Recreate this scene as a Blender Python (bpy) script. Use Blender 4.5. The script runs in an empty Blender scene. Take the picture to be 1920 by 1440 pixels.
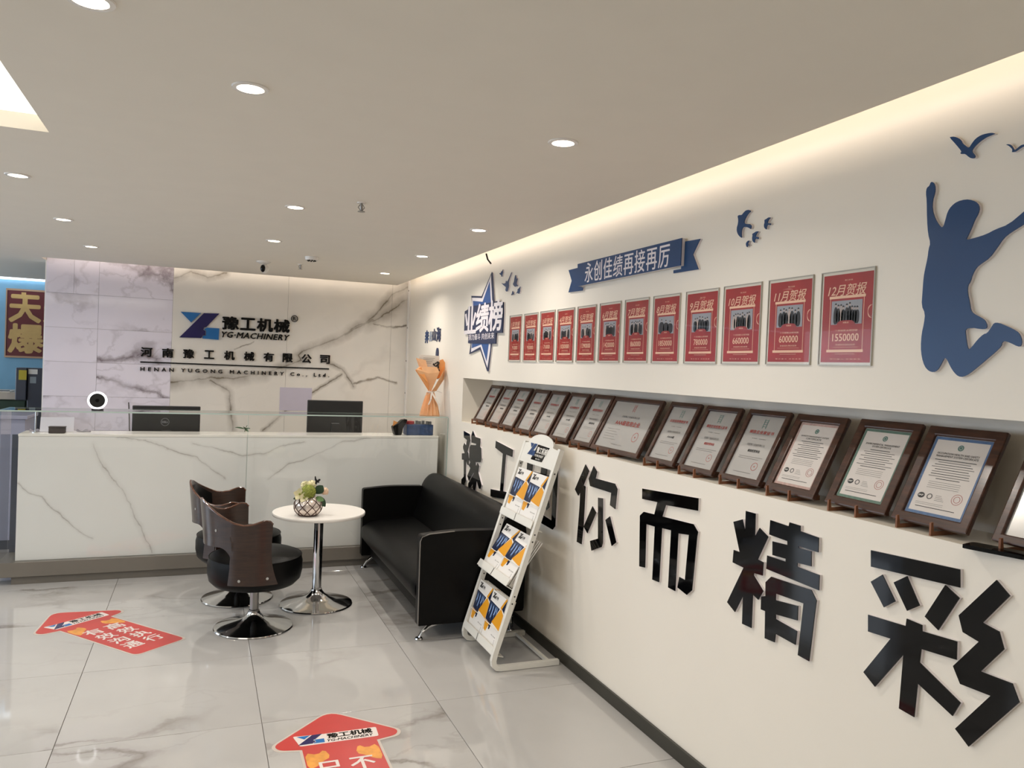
import bpy, bmesh, math, random
from math import pi, sin, cos, radians
from mathutils import Vector, Matrix
from mathutils.geometry import tessellate_polygon

random.seed(7)
SC = bpy.context.scene
COL = SC.collection

# ------------------------------------------------------------------ camera, view, world, lights
XW, YB, ZC = 1.895, 7.64, 2.38          # right wall, marble back wall, dropped ceiling
cam = bpy.data.cameras.new('camera')
cam.sensor_fit = 'HORIZONTAL'; cam.sensor_width = 36.0
cam.lens = 1449.92 / 1920 * 36.0
cam.clip_start = 0.05; cam.clip_end = 100
camo = bpy.data.objects.new('camera', cam); COL.objects.link(camo)
r0 = Vector((0.927848, -0.370814, 0.039941)); r1 = Vector((0.030463, -0.031386, -0.999043)); r2 = Vector((0.371712, 0.928177, -0.017825))
camo.matrix_world = Matrix(((r0.x, -r1.x, -r2.x, 0), (r0.y, -r1.y, -r2.y, 0), (r0.z, -r1.z, -r2.z, 1.6), (0, 0, 0, 1)))
SC.camera = camo
vs = SC.view_settings
vs.view_transform = 'Standard'; vs.look = 'None'; vs.exposure = 0.21; vs.gamma = 1.0; vs.use_curve_mapping = False
SC.cycles.max_bounces = 8; SC.cycles.diffuse_bounces = 5; SC.cycles.glossy_bounces = 4; SC.cycles.transmission_bounces = 6
SC.cycles.transparent_max_bounces = 12; SC.cycles.caustics_reflective = False; SC.cycles.caustics_refractive = False
SC.cycles.sample_clamp_indirect = 4.0
SC.cycles.use_denoising = True
world = bpy.data.worlds.new('world'); SC.world = world; world.use_nodes = True
bg = world.node_tree.nodes['Background']; bg.inputs[0].default_value = (0.62, 0.72, 0.88, 1); bg.inputs[1].default_value = 0.4

def area(name, loc, sx, sy, power, color, rot=(0, 0, 0), shape='RECTANGLE', spread=pi):
    l = bpy.data.lights.new(name, 'AREA'); l.shape = shape; l.size = sx
    if shape in ('RECTANGLE', 'ELLIPSE'): l.size_y = sy
    l.energy = power; l.color = color; l.spread = spread
    o = bpy.data.objects.new(name, l); COL.objects.link(o); o.location = loc; o.rotation_euler = rot
    return o
WARM = (1.0, 0.86, 0.72); NEUT = (1.0, 0.93, 0.85); COOL = (0.78, 0.88, 1.0)
P_DOWN = 4.6
# light strips hidden in the two ceiling coves: they lie on top of the dropped ceiling and shine at the walls
area('cove_strip_light', (1.66, 3.4, 2.50), 0.05, 8.0, 10.0, WARM, (0, radians(-75), 0))
area('cove_strip_light', (0.2, 7.34, 2.50), 3.0, 0.05, 3.0, WARM, (radians(75), 0, 0))
area('cove_strip_light', (-2.8, 9.55, 2.50), 3.0, 0.05, 14, COOL, (radians(75), 0, 0))
# daylight from the windows in the far left wall, and the luminous ceiling panel
area('window_daylight', (-4.9, 3.5, 1.6), 1.8, 5.0, 52, COOL, (0, radians(-90), 0))
area('window_daylight', (-4.9, 8.6, 1.6), 1.6, 1.8, 34, COOL, (0, radians(-90), 0))
area('luminous_ceiling_light', (-1.45, 2.0, 2.425), 1.7, 2.2, 5, NEUT)

# ------------------------------------------------------------------ materials
def lin(c):
    return tuple(((v / 255) / 12.92 if v / 255 <= 0.04045 else ((v / 255 + 0.055) / 1.055) ** 2.4) for v in c) + (1.0,)
class N:
    def __init__(s, name):
        s.m = bpy.data.materials.new(name); s.m.use_nodes = True; s.t = s.m.node_tree
        s.b = s.t.nodes['Principled BSDF']
    def n(s, typ, **kw):
        x = s.t.nodes.new(typ)
        for k, v in kw.items(): setattr(x, k, v)
        return x
    def l(s, a, b): s.t.links.new(a, b)
    def math(s, op, a, b=None, clamp=False):
        x = s.n('ShaderNodeMath', operation=op); x.use_clamp = clamp
        for i, v in enumerate((a, b)):
            if v is None: continue
            if isinstance(v, (int, float)): x.inputs[i].default_value = v
            else: s.l(v, x.inputs[i])
        return x.outputs[0]
    def vm(s, op, a, b=None, scale=None):
        x = s.n('ShaderNodeVectorMath', operation=op)
        for i, v in enumerate((a, b)):
            if v is None: continue
            if isinstance(v, (tuple, list)): x.inputs[i].default_value = v
            else: s.l(v, x.inputs[i])
        if scale is not None:
            if isinstance(scale, (int, float)): x.inputs['Scale'].default_value = scale
            else: s.l(scale, x.inputs['Scale'])
        return x
    def noise(s, vec, scale, detail=4, rough=0.5):
        x = s.n('ShaderNodeTexNoise'); x.inputs['Scale'].default_value = scale; x.inputs['Detail'].default_value = detail
        x.inputs['Roughness'].default_value = rough
        if vec is not None: s.l(vec, x.inputs['Vector'])
        return x
    def ramp(s, f, stops):
        x = s.n('ShaderNodeValToRGB'); e = x.color_ramp.elements
        while len(e) < len(stops): e.new(0.5)
        for i, (p, c) in enumerate(stops): e[i].position = p; e[i].color = c
        s.l(f, x.inputs[0]); return x.outputs[0]
    def mix(s, f, a, b):
        x = s.n('ShaderNodeMix', data_type='RGBA')
        if isinstance(f, (int, float)): x.inputs[0].default_value = f
        else: s.l(f, x.inputs[0])
        for i, v in ((6, a), (7, b)):
            if isinstance(v, tuple): x.inputs[i].default_value = v
            else: s.l(v, x.inputs[i])
        return x.outputs[2]

MATS = {}
def pm(name, rgb, rough=0.5, metal=0.0, spec=0.5, coat=0.0, var=0.04, vscale=6.0, bump=0.0, bscale=200.0, emit=0.0):
    """principled material with a little procedural colour variation and fine relief"""
    if name in MATS: return MATS[name]
    k = N(name); c = lin(rgb)
    k.b.inputs['Roughness'].default_value = rough; k.b.inputs['Metallic'].default_value = metal
    k.b.inputs['Specular IOR Level'].default_value = spec; k.b.inputs['Coat Weight'].default_value = coat
    k.b.inputs['Coat Roughness'].default_value = 0.05
    tc = k.n('ShaderNodeTexCoord')
    if var > 0:
        nz = k.noise(tc.outputs['Object'], vscale, 3)
        dk = tuple(v * (1 - var) for v in c[:3]) + (1,); lt = tuple(min(1, v * (1 + var)) for v in c[:3]) + (1,)
        k.l(k.ramp(nz.outputs['Fac'], [(0.3, dk), (0.7, lt)]), k.b.inputs['Base Color'])
    else: k.b.inputs['Base Color'].default_value = c
    if bump > 0:
        nb = k.noise(tc.outputs['Object'], bscale, 3); bp = k.n('ShaderNodeBump'); bp.inputs['Strength'].default_value = bump
        bp.inputs['Distance'].default_value = 0.002; k.l(nb.outputs['Fac'], bp.inputs['Height']); k.l(bp.outputs[0], k.b.inputs['Normal'])
    if emit > 0:
        k.b.inputs['Emission Color'].default_value = c; k.b.inputs['Emission Strength'].default_value = emit
    MATS[name] = k.m
    return k.m

def marble(name, base, vein, rough=0.08, nscale=1.1, perobj=False, thin=1.0, amount=1.0, segs=None, axes='xz', spec=0.5, cloud=0.25, smudge=0.12, mt=0.47, cw=0.006, cs=0.75, hs=0.45):
    """polished stone: warped ridged veins, optional hand-laid vein courses given as polylines in metres"""
    k = N(name)
    geo = k.n('ShaderNodeNewGeometry'); pos = geo.outputs['Position']
    if perobj:
        oi = k.n('ShaderNodeObjectInfo'); off = k.vm('SCALE', (13.1, 7.7, 5.3), None, oi.outputs['Random']); 
        k.l(oi.outputs['Random'], off.inputs['Scale'])
        pos2 = k.vm('ADD', pos, off.outputs[0]).outputs[0]
    else: pos2 = pos
    w = k.noise(pos2, 2.2, 6, 0.6); wv = k.vm('SUBTRACT', w.outputs['Color'], (0.5, 0.5, 0.5)).outputs[0]
    p = k.vm('ADD', pos2, k.vm('SCALE', wv, None, 0.35).outputs[0]).outputs[0]
    # stretch along a diagonal so that veins run slantwise
    mp = k.n('ShaderNodeMapping'); mp.inputs['Rotation'].default_value = (0.3, 0.75, 0.85); mp.inputs['Scale'].default_value = (0.55, 1.5, 1.0); k.l(p, mp.inputs['Vector'])
    n1 = k.noise(mp.outputs[0], nscale, 3, 0.45)
    r = k.math('ABSOLUTE', k.math('SUBTRACT', n1.outputs['Fac'], 0.5))
    v = k.math('SUBTRACT', 1.0, k.math('MULTIPLY', r, 70.0 / thin), clamp=True)
    soft = k.math('SUBTRACT', 1.0, k.math('MULTIPLY', r, 16.0), clamp=True)
    m = k.noise(pos2, 0.9, 2); mk = k.math('MULTIPLY', k.math('SUBTRACT', m.outputs['Fac'], mt), 7.0, clamp=True)
    v = k.math('MULTIPLY', k.math('ADD', k.math('MULTIPLY', v, 0.75), k.math('MULTIPLY', soft, smudge)), k.math('MULTIPLY', mk, amount))
    n2 = k.noise(mp.outputs[0], nscale * 3.1, 2, 0.4)
    r2_ = k.math('ABSOLUTE', k.math('SUBTRACT', n2.outputs['Fac'], 0.5))
    v2 = k.math('MULTIPLY', k.math('SUBTRACT', 1.0, k.math('MULTIPLY', r2_, 90.0 / thin), clamp=True), k.math('MULTIPLY', mk, 0.25 * amount))
    f = k.math('ADD', v, v2, clamp=True)
    if segs:
        wn = k.noise(pos, 9.0, 5, 0.65); wv2 = k.vm('SCALE', k.vm('SUBTRACT', wn.outputs['Color'], (0.5, 0.5, 0.5)).outputs[0], None, 0.055).outputs[0]
        q = k.vm('ADD', pos, wv2).outputs[0]
        q = k.vm('MULTIPLY', q, (1, 0, 1)).outputs[0]
        tot = None
        for wd, line in segs:
            dmin = None
            for a, b in zip(line[:-1], line[1:]):
                A = Vector((a[0], 0, a[1])); B = Vector((b[0], 0, b[1])); d = B - A
                pa = k.vm('SUBTRACT', q, tuple(A)).outputs[0]
                t = k.math('DIVIDE', k.vm('DOT_PRODUCT', pa, tuple(d)).outputs['Value'], d.dot(d), clamp=True)
                x = k.vm('SCALE', tuple(d), None, t); 
                dist = k.vm('LENGTH', k.vm('SUBTRACT', pa, x.outputs[0]).outputs[0]).outputs['Value']
                dmin = dist if dmin is None else k.math('MINIMUM', dmin, dist)
            core = k.math('SUBTRACT', 1.0, k.math('DIVIDE', dmin, cw), clamp=True)
            halo = k.math('SUBTRACT', 1.0, k.math('DIVIDE', dmin, wd), clamp=True)
            g = k.math('ADD', k.math('MULTIPLY', core, cs), k.math('MULTIPLY', halo, hs), clamp=True)
            tot = g if tot is None else k.math('MAXIMUM', tot, g)
        var = k.noise(pos, 5.0, 3); tot = k.math('MULTIPLY', tot, k.math('MULTIPLY', k.math('SUBTRACT', var.outputs['Fac'], 0.2), 2.4, clamp=True))
        f = k.math('MAXIMUM', f, tot)
    cl = k.noise(pos2, 1.6, 4); bc = lin(base)
    dark = tuple(c * (1 - cloud * 0.35) for c in bc[:3]) + (1,)
    c0 = k.ramp(cl.outputs['Fac'], [(0.35, dark), (0.6, bc)])
    k.l(k.mix(f, c0, lin(vein)), k.b.inputs['Base Color'])
    k.b.inputs['Roughness'].default_value = rough; k.b.inputs['Specular IOR Level'].default_value = spec
    return k.m

def wood(name, c1, c2, rough=0.35, scale=(1, 14, 14), coat=0.2):
    k = N(name); tc = k.n('ShaderNodeTexCoord'); mp = k.n('ShaderNodeMapping'); mp.inputs['Scale'].default_value = scale
    k.l(tc.outputs['Object'], mp.inputs['Vector'])
    nz = k.noise(mp.outputs[0], 5.0, 6, 0.6)
    k.l(k.ramp(nz.outputs['Fac'], [(0.3, lin(c1)), (0.7, lin(c2))]), k.b.inputs['Base Color'])
    k.b.inputs['Roughness'].default_value = rough; k.b.inputs['Coat Weight'].default_value = coat; k.b.inputs['Coat Roughness'].default_value = 0.15
    return k.m

def glassmat(name, tint=(0.988, 0.995, 0.992, 1), refl=0.09, k_=1.2):
    k = N(name); t = k.t; out = t.nodes['Material Output']
    tr = k.n('ShaderNodeBsdfTransparent'); tr.inputs[0].default_value = tint
    gl = k.n('ShaderNodeBsdfGlossy'); gl.inputs['Roughness'].default_value = 0.02
    fr = k.n('ShaderNodeFresnel'); fr.inputs[0].default_value = 1.45
    ge = k.n('ShaderNodeNewGeometry'); fwd = k.math('SUBTRACT', 1.0, ge.outputs['Backfacing'])
    f = k.math('MULTIPLY', k.math('ADD', k.math('MULTIPLY', fr.outputs[0], k_), refl * 0.1, clamp=True), fwd)
    mx = k.n('ShaderNodeMixShader'); k.l(f, mx.inputs[0]); k.l(tr.outputs[0], mx.inputs[1]); k.l(gl.outputs[0], mx.inputs[2]); k.l(mx.outputs[0], out.inputs[0])
    t.nodes.remove(k.b); return k.m
def emis(name, rgb, s):
    if name in MATS: return MATS[name]
    k = N(name); k.b.inputs['Base Color'].default_value = lin(rgb); k.b.inputs['Emission Color'].default_value = lin(rgb); k.b.inputs['Emission Strength'].default_value = s
    MATS[name] = k.m; return k.m

# ------------------------------------------------------------------ geometry helpers (world coordinates)
def root_loc(o):
    while o.parent: o = o.parent
    return o.location.copy(), o.rotation_euler.copy()
def obj(name, bm, mat, parent=None, smooth=False, kind=None, label=None, cat=None, group=None, origin=None):
    """link a bmesh given in world coordinates as one object; children store it relative to their thing's base"""
    me = bpy.data.meshes.new(name)
    if isinstance(bm, bpy.types.Mesh): me = bm
    else:
        bmesh.ops.recalc_face_normals(bm, faces=bm.faces[:]); bm.to_mesh(me); bm.free()
    mats = mat if isinstance(mat, (list, tuple)) else [mat]
    for m in mats: me.materials.append(m)
    if smooth:
        for p in me.polygons: p.use_smooth = True
        try: me.set_sharp_from_angle(angle=radians(38))
        except Exception: pass
    o = bpy.data.objects.new(name, me); COL.objects.link(o)
    if parent is not None:
        L, _ = root_loc(parent); me.transform(Matrix.Translation(-L)); o.parent = parent
    else:
        if origin is None:
            vs_ = [v.co for v in me.vertices]
            if vs_:
                lo = [min(v[i] for v in vs_) for i in range(3)]; hi = [max(v[i] for v in vs_) for i in range(3)]
                origin = Vector(((lo[0] + hi[0]) / 2, (lo[1] + hi[1]) / 2, lo[2]))
            else: origin = Vector()
        me.transform(Matrix.Translation(-Vector(origin))); o.location = origin
    tag(o, label, cat, group, kind); return o
def tag(o, label=None, cat=None, group=None, kind=None):
    if label: o['label'] = label
    if cat: o['category'] = cat
    if group: o['group'] = group
    if kind: o['kind'] = kind
    return o
def thing(name, loc, label, cat, group=None):
    o = bpy.data.objects.new(name, None); COL.objects.link(o); o.location = loc; o.empty_display_size = 0.05
    return tag(o, label, cat, group)
def struct(name, bm, mat, label=None, parent=None, **kw):
    return obj(name, bm, mat, parent, kind='structure' if parent is None else None, label=label, **kw)

def box(bm, x0, x1, y0, y1, z0, z1, bevel=0.0, seg=1):
    r = bmesh.ops.create_cube(bm, size=1.0); vs_ = r['verts']
    for v in vs_: v.co = Vector(((x0 + x1) / 2 + v.co.x * (x1 - x0), (y0 + y1) / 2 + v.co.y * (y1 - y0), (z0 + z1) / 2 + v.co.z * (z1 - z0)))
    if bevel > 0:
        es = list({e for v in vs_ for e in v.link_edges})
        bmesh.ops.bevel(bm, geom=es, offset=bevel, segments=seg, affect='EDGES', profile=0.5)
def bx(*a, **k):
    bm = bmesh.new(); box(bm, *a, **k); return bm
class Fr:
    """a local frame: u right, v up, w out of the surface"""
    def __init__(s, o, u, v):
        s.o = Vector(o); s.u = Vector(u).normalized(); s.v = Vector(v).normalized(); s.w = s.u.cross(s.v)
    def __call__(s, u, v, w=0.0): return s.o + s.u * u + s.v * v + s.w * w
WALL = Fr((XW, 0, 0), (0, -1, 0), (0, 0, 1))         # u = -y
BACK = Fr((0, YB, 0), (1, 0, 0), (0, 0, 1))
def prism(bm, F, poly, w0, w1, holes=()):
    loops = [[Vector((p[0], p[1], 0)) for p in poly]] + [[Vector((p[0], p[1], 0)) for p in h] for h in holes]
    flat = [p for l in loops for p in l]; tris = tessellate_polygon(loops)
    a = [bm.verts.new(F(p.x, p.y, w0)) for p in flat]; b = [bm.verts.new(F(p.x, p.y, w1)) for p in flat]
    for t in tris:
        for vs_ in (([a[i] for i in t]), ([b[i] for i in t])):
            try: bm.faces.new(vs_)
            except ValueError: pass
    i0 = 0
    for l in loops:
        n = len(l)
        for i in range(n):
            j = (i + 1) % n
            try: bm.faces.new((a[i0 + i], a[i0 + j], b[i0 + j], b[i0 + i]))
            except ValueError: pass
        i0 += n
def sheet(bm, F, poly, w, holes=()):
    loops = [[Vector((p[0], p[1], 0)) for p in poly]] + [[Vector((p[0], p[1], 0)) for p in h] for h in holes]
    flat = [p for l in loops for p in l]; vs_ = [bm.verts.new(F(p.x, p.y, w)) for p in flat]
    for t in tessellate_polygon(loops):
        try: bm.faces.new([vs_[i] for i in t])
        except ValueError: pass
def pr(F, poly, w0, w1, holes=()):
    bm = bmesh.new(); prism(bm, F, poly, w0, w1, holes); return bm
def rect(u0, v0, u1, v1): return [(u0, v0), (u1, v0), (u1, v1), (u0, v1)]
def circ(u, v, r, n=24, r2=None): return [(u + r * cos(2 * pi * i / n), v + (r2 or r) * sin(2 * pi * i / n)) for i in range(n)]
def rounded(poly, r, n=4):
    out = []
    m = len(poly)
    for i in range(m):
        p0, p, p1 = Vector(poly[i - 1]), Vector(poly[i]), Vector(poly[(i + 1) % m])
        rr = r[i] if isinstance(r, (list, tuple)) else r
        a = (p0 - p); b = (p1 - p); la = min(rr, a.length * 0.45); lb = min(rr, b.length * 0.45)
        A = p + a.normalized() * la; B = p + b.normalized() * lb
        for k in range(n + 1):
            t = k / n; out.append(tuple(A * (1 - t) ** 2 + p * 2 * t * (1 - t) + B * t * t))
    return out
def lathe(bm, prof, c=(0, 0, 0), n=32, cap=True):
    c = Vector(c); rings = []
    for r, z in prof:
        if r < 1e-6: rings.append([bm.verts.new(c + Vector((0, 0, z)))])
        else: rings.append([bm.verts.new(c + Vector((r * cos(2 * pi * i / n), r * sin(2 * pi * i / n), z))) for i in range(n)])
    for a, b in zip(rings[:-1], rings[1:]):
        for i in range(n):
            j = (i + 1) % n
            if len(a) == 1 and len(b) == 1: continue
            if len(a) == 1: bm.faces.new((a[0], b[j], b[i]))
            elif len(b) == 1: bm.faces.new((a[i], a[j], b[0]))
            else: bm.faces.new((a[i], a[j], b[j], b[i]))
    if cap:
        for rg in (rings[0], rings[-1]):
            if len(rg) > 2: bm.faces.new(rg)
def tube(bm, pts, r, n=8, closed=False, sx=1.0, up=None):
    """round (or flattened) tube along points; r may be a list"""
    pts = [Vector(p) for p in pts]; m = len(pts); rings = []
    ref = Vector(up) if up else Vector((0, 0, 1))
    prev = None
    for i, p in enumerate(pts):
        if closed: d = pts[(i + 1) % m] - pts[i - 1]
        else: d = pts[min(i + 1, m - 1)] - pts[max(i - 1, 0)]
        d.normalize()
        if prev is None:
            a = ref.cross(d)
            if a.length < 1e-3: a = Vector((1, 0, 0)).cross(d)
        else: a = prev - d * prev.dot(d)
        a.normalize(); prev = a; b = d.cross(a)
        rr = r[i] if isinstance(r, (list, tuple)) else r
        rings.append([bm.verts.new(p + a * (rr * sx * cos(2 * pi * (k + .5) / n)) + b * (rr * sin(2 * pi * (k + .5) / n))) for k in range(n)])
    pairs = list(zip(rings[:-1], rings[1:])) + ([(rings[-1], rings[0])] if closed else [])
    for A, B in pairs:
        for k in range(n): bm.faces.new((A[k], A[(k + 1) % n], B[(k + 1) % n], B[k]))
    if not closed: bm.faces.new(rings[0]); bm.faces.new(rings[-1])
def loft(bm, rings, caps=True, closed=True):
    R = [[bm.verts.new(Vector(p)) for p in r] for r in rings]; n = len(R[0])
    for A, B in zip(R[:-1], R[1:]):
        for k in range(n if closed else n - 1): bm.faces.new((A[k], A[(k + 1) % n], B[(k + 1) % n], B[k]))
    if caps: bm.faces.new(R[0]); bm.faces.new(R[-1])

_tc = {}
def textbm(bm, F, s, u0, v0, u1, v1, w, bold=0.0, depth=0.0, sp=1.0, fit=True, slant=0.0, lines=1.0, align='LEFT', mono=False):
    """lettering fitted into the box u0..u1, v0..v1 of frame F"""
    key = (s, sp, slant, depth > 0, lines)
    if key not in _tc:
        cu = bpy.data.curves.new('t', 'FONT'); cu.body = s; cu.resolution_u = 2; cu.space_character = sp; cu.shear = slant; cu.space_line = lines
        if depth > 0: cu.extrude = 0.5
        ob = bpy.data.objects.new('t', cu); me = bpy.data.meshes.new_from_object(ob)
        vsx = [tuple(v.co) for v in me.vertices]; fs = [tuple(p.vertices) for p in me.polygons]
        bpy.data.objects.remove(ob); bpy.data.meshes.remove(me); bpy.data.curves.remove(cu); _tc[key] = (vsx, fs)
    vsx, fs = _tc[key]
    if not vsx: return
    a0 = min(v[0] for v in vsx); a1 = max(v[0] for v in vsx); b0 = min(v[1] for v in vsx); b1 = max(v[1] for v in vsx)
    su = (u1 - u0) / (a1 - a0); sv = (v1 - v0) / (b1 - b0)
    if not fit: su = sv = min(su, sv)
    ou = u0 if fit or align == 'LEFT' else (u0 + u1) / 2 - (a1 - a0) * su / 2
    # weight is built up from shifted copies of the outline, so thin counters never collapse
    b_ = bold * .75
    sh = [(0, 0)] if bold <= 0 else [(-b_, 0), (b_, 0), (0, -b_ * .8), (0, b_ * .8), (-b_ * .7, b_ * .6), (b_ * .7, b_ * .6), (-b_ * .7, -b_ * .6), (b_ * .7, -b_ * .6)]
    if bold < .025 and bold > 0: sh = [(-b_, 0), (b_, 0), (0, b_ * .8)]
    for q_, (dx, dy) in enumerate(sh):
        wq = w + q_ * .00004
        vv = [bm.verts.new(F(ou + (v[0] + dx - a0) * su, v0 + (v[1] + dy - b0) * sv, wq + (v[2] + 0.5) * depth if depth > 0 else wq)) for v in vsx]
        for f in fs:
            try: bm.faces.new([vv[i] for i in f])
            except ValueError: pass
def text(name, F, s, u0, v0, u1, v1, w, mat, parent=None, **k):
    kk = {a: k.pop(a) for a in ('label', 'cat', 'group', 'kind') if a in k}
    bm = bmesh.new(); textbm(bm, F, s, u0, v0, u1, v1, w, **k); return obj(name, bm, mat, parent, **kk)
def letters(name, F, s, u0, v0, u1, v1, w, mat, lab, cat, **k):
    """one raised row of Latin lettering: a thing whose single letters are parts"""
    bm = bmesh.new(); textbm(bm, F, s, u0, v0, u1, v1, w, **k)
    t = thing(name, F((u0 + u1) / 2, v0, 0), lab, cat)
    left = set(bm.faces); isl = []
    while left:
        st = [left.pop()]; g = list(st)
        while st:
            f = st.pop()
            for v in f.verts:
                for q in v.link_faces:
                    if q in left: left.discard(q); st.append(q); g.append(q)
        us = [(v.co - F.o).dot(F.u) for f in g for v in f.verts]; isl.append([min(us), max(us), g])
    isl.sort(key=lambda a: a[0]); grp = []
    for a in isl:
        if grp and a[0] < grp[-1][1] - (a[1] - a[0]) * .5: grp[-1][1] = max(grp[-1][1], a[1]); grp[-1][2] += a[2]
        else: grp.append([a[0], a[1], list(a[2])])
    for a in grp:
        b = bmesh.new(); m = {}
        for f in a[2]:
            for v in f.verts:
                if v not in m: m[v] = b.verts.new(v.co)
            try: b.faces.new([m[v] for v in f.verts])
            except ValueError: pass
        obj('letter', b, mat, t)
    bm.free(); return t
def rule(bm, F, u0, v0, u1, v1, w): sheet(bm, F, rect(u0, v0, u1, v1), w)

# traced outlines and positions, metres on their own planes
LET = {'yu': [[(5.662,1.118),(5.52,1.106),(5.501,1.063),(5.557,0.97),(5.534,0.959),(5.515,0.912),(5.514,0.871),(5.545,0.872),(5.584,0.903),(5.575,0.773),(5.565,0.75),(5.603,0.708),(5.672,0.706),(5.673,0.741),(5.619,0.771),(5.634,0.897),(5.681,0.894),(5.687,0.941),(5.619,0.951),(5.659,0.981),(5.664,0.999),(5.636,1.027),(5.598,1.01),(5.575,1.056),(5.655,1.068)],[(5.449,1.137),(5.401,1.106),(5.393,1.098),(5.281,1.096),(5.274,1.07),(5.28,1.037),(5.254,1.027),(5.238,0.954),(5.254,0.926),(5.371,0.914),(5.348,0.884),(5.318,0.914),(5.283,0.897),(5.297,0.848),(5.216,0.767),(5.232,0.737),(5.264,0.734),(5.323,0.788),(5.331,0.743),(5.351,0.692),(5.398,0.688),(5.399,0.75),(5.5,0.681),(5.507,0.734),(5.387,0.826),(5.402,0.833),(5.495,0.755),(5.535,0.788),(5.473,0.855),(5.51,0.872),(5.478,0.898),(5.508,0.913),(5.512,1.006),(5.48,1.029),(5.366,1.038),(5.361,1.049),(5.466,1.047),(5.481,1.094)]],'gong': [[(4.958,1.111),(4.641,1.085),(4.648,1.037),(4.762,1.041),(4.787,0.791),(4.67,0.8),(4.67,0.752),(5.02,0.718),(5.022,0.769),(4.842,0.785),(4.815,1.039),(4.962,1.063)]],'yin': [[(4.39,1.113),(3.95,1.123),(3.948,1.105),(3.958,0.724),(3.99,0.699),(4.417,0.714)]],'yin_hole': [[(4.309,1.06),(4.005,1.067),(4.01,0.747),(4.338,0.772)]],'yin_in': [[(4.286,0.992),(4.006,1.0),(4.006,0.963),(4.286,0.953)],[(4.179,1.035),(4.095,1.037),(4.116,0.949),(4.063,0.864),(4.047,0.817),(4.086,0.792),(4.131,0.868),(4.166,0.91),(4.228,0.814),(4.293,0.822),(4.207,0.92)]],'ni': [[(3.617,1.121),(3.574,1.092),(3.631,1.008),(3.608,1.006),(3.612,0.799),(3.625,0.697),(3.681,0.698),(3.665,0.882),(3.663,0.969),(3.687,0.944),(3.728,0.972)],[(3.526,1.124),(3.487,1.1),(3.502,1.064),(3.301,1.067),(3.275,1.045),(3.287,0.945),(3.34,0.955),(3.332,1.017),(3.556,1.016),(3.575,1.051)],[(3.521,0.917),(3.479,0.892),(3.565,0.768),(3.609,0.794)],[(3.465,0.971),(3.415,0.976),(3.396,0.758),(3.407,0.732),(3.512,0.689),(3.532,0.735),(3.447,0.766)],[(3.336,0.9),(3.264,0.787),(3.306,0.76),(3.379,0.874)]],'er': [[(3.048,1.083),(2.619,1.111),(2.618,1.06),(2.852,1.042),(2.875,0.988),(2.645,1.0),(2.612,0.975),(2.616,0.956),(2.635,0.73),(2.669,0.702),(2.737,0.714),(2.727,0.761),(2.686,0.759),(2.672,0.95),(2.749,0.94),(2.753,0.694),(2.806,0.695),(2.802,0.942),(2.874,0.937),(2.878,0.698),(2.932,0.695),(2.93,0.932),(3.002,0.929),(2.997,0.732),(3.045,0.726),(3.058,0.957),(3.027,0.98),(2.938,0.985),(2.918,1.043),(3.045,1.036)]],'jing': [[(2.323,1.114),(2.269,1.114),(2.267,1.029),(2.243,1.067),(2.196,1.045),(2.246,0.952),(2.215,0.949),(2.216,0.901),(2.263,0.898),(2.264,0.889),(2.209,0.847),(2.233,0.809),(2.264,0.82),(2.263,0.697),(2.315,0.696),(2.317,0.8),(2.359,0.726),(2.407,0.749),(2.321,0.903),(2.385,0.907),(2.382,0.955),(2.347,0.955),(2.391,1.06),(2.34,1.079),(2.321,1.036)],[(2.189,1.106),(2.096,1.103),(2.093,1.117),(2.041,1.116),(2.04,1.098),(1.956,1.094),(1.955,1.046),(2.045,1.046),(2.044,1.04),(1.985,1.042),(1.983,0.993),(2.047,0.989),(2.047,0.976),(1.945,0.974),(1.945,0.924),(2.198,0.93),(2.197,0.978),(2.103,0.979),(2.103,0.989),(2.17,0.986),(2.173,1.034),(2.098,1.038),(2.099,1.051),(2.191,1.054)],[(2.171,0.909),(1.978,0.916),(1.953,0.888),(1.958,0.841),(1.973,0.681),(2.025,0.683),(2.01,0.862),(2.144,0.857),(2.144,0.834),(2.035,0.846),(2.034,0.797),(2.14,0.785),(2.139,0.769),(2.034,0.761),(2.038,0.713),(2.136,0.718),(2.139,0.687),(2.19,0.684),(2.194,0.78),(2.217,0.779),(2.218,0.825),(2.196,0.833),(2.199,0.882)]],'cai': [[(1.744,1.102),(1.45,1.119),(1.447,1.071),(1.741,1.053)],[(1.698,1.04),(1.648,0.975),(1.687,0.946),(1.739,1.008)],[(1.613,1.058),(1.567,0.987),(1.607,0.96),(1.657,1.028)],[(1.491,1.066),(1.447,1.043),(1.505,0.938),(1.549,0.962)],[(1.743,0.907),(1.609,0.916),(1.607,0.938),(1.556,0.936),(1.555,0.919),(1.448,0.927),(1.447,0.878),(1.555,0.869),(1.558,0.83),(1.429,0.77),(1.45,0.726),(1.561,0.77),(1.567,0.672),(1.618,0.675),(1.612,0.833),(1.705,0.703),(1.75,0.73),(1.658,0.863),(1.74,0.857)],[(1.348,1.118),(1.311,1.088),(1.379,0.999),(1.334,0.991),(1.319,0.951),(1.378,0.873),(1.294,0.875),(1.274,0.836),(1.4,0.667),(1.441,0.696),(1.348,0.822),(1.433,0.819),(1.456,0.858),(1.387,0.947),(1.433,0.957),(1.447,0.997)]]}
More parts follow.
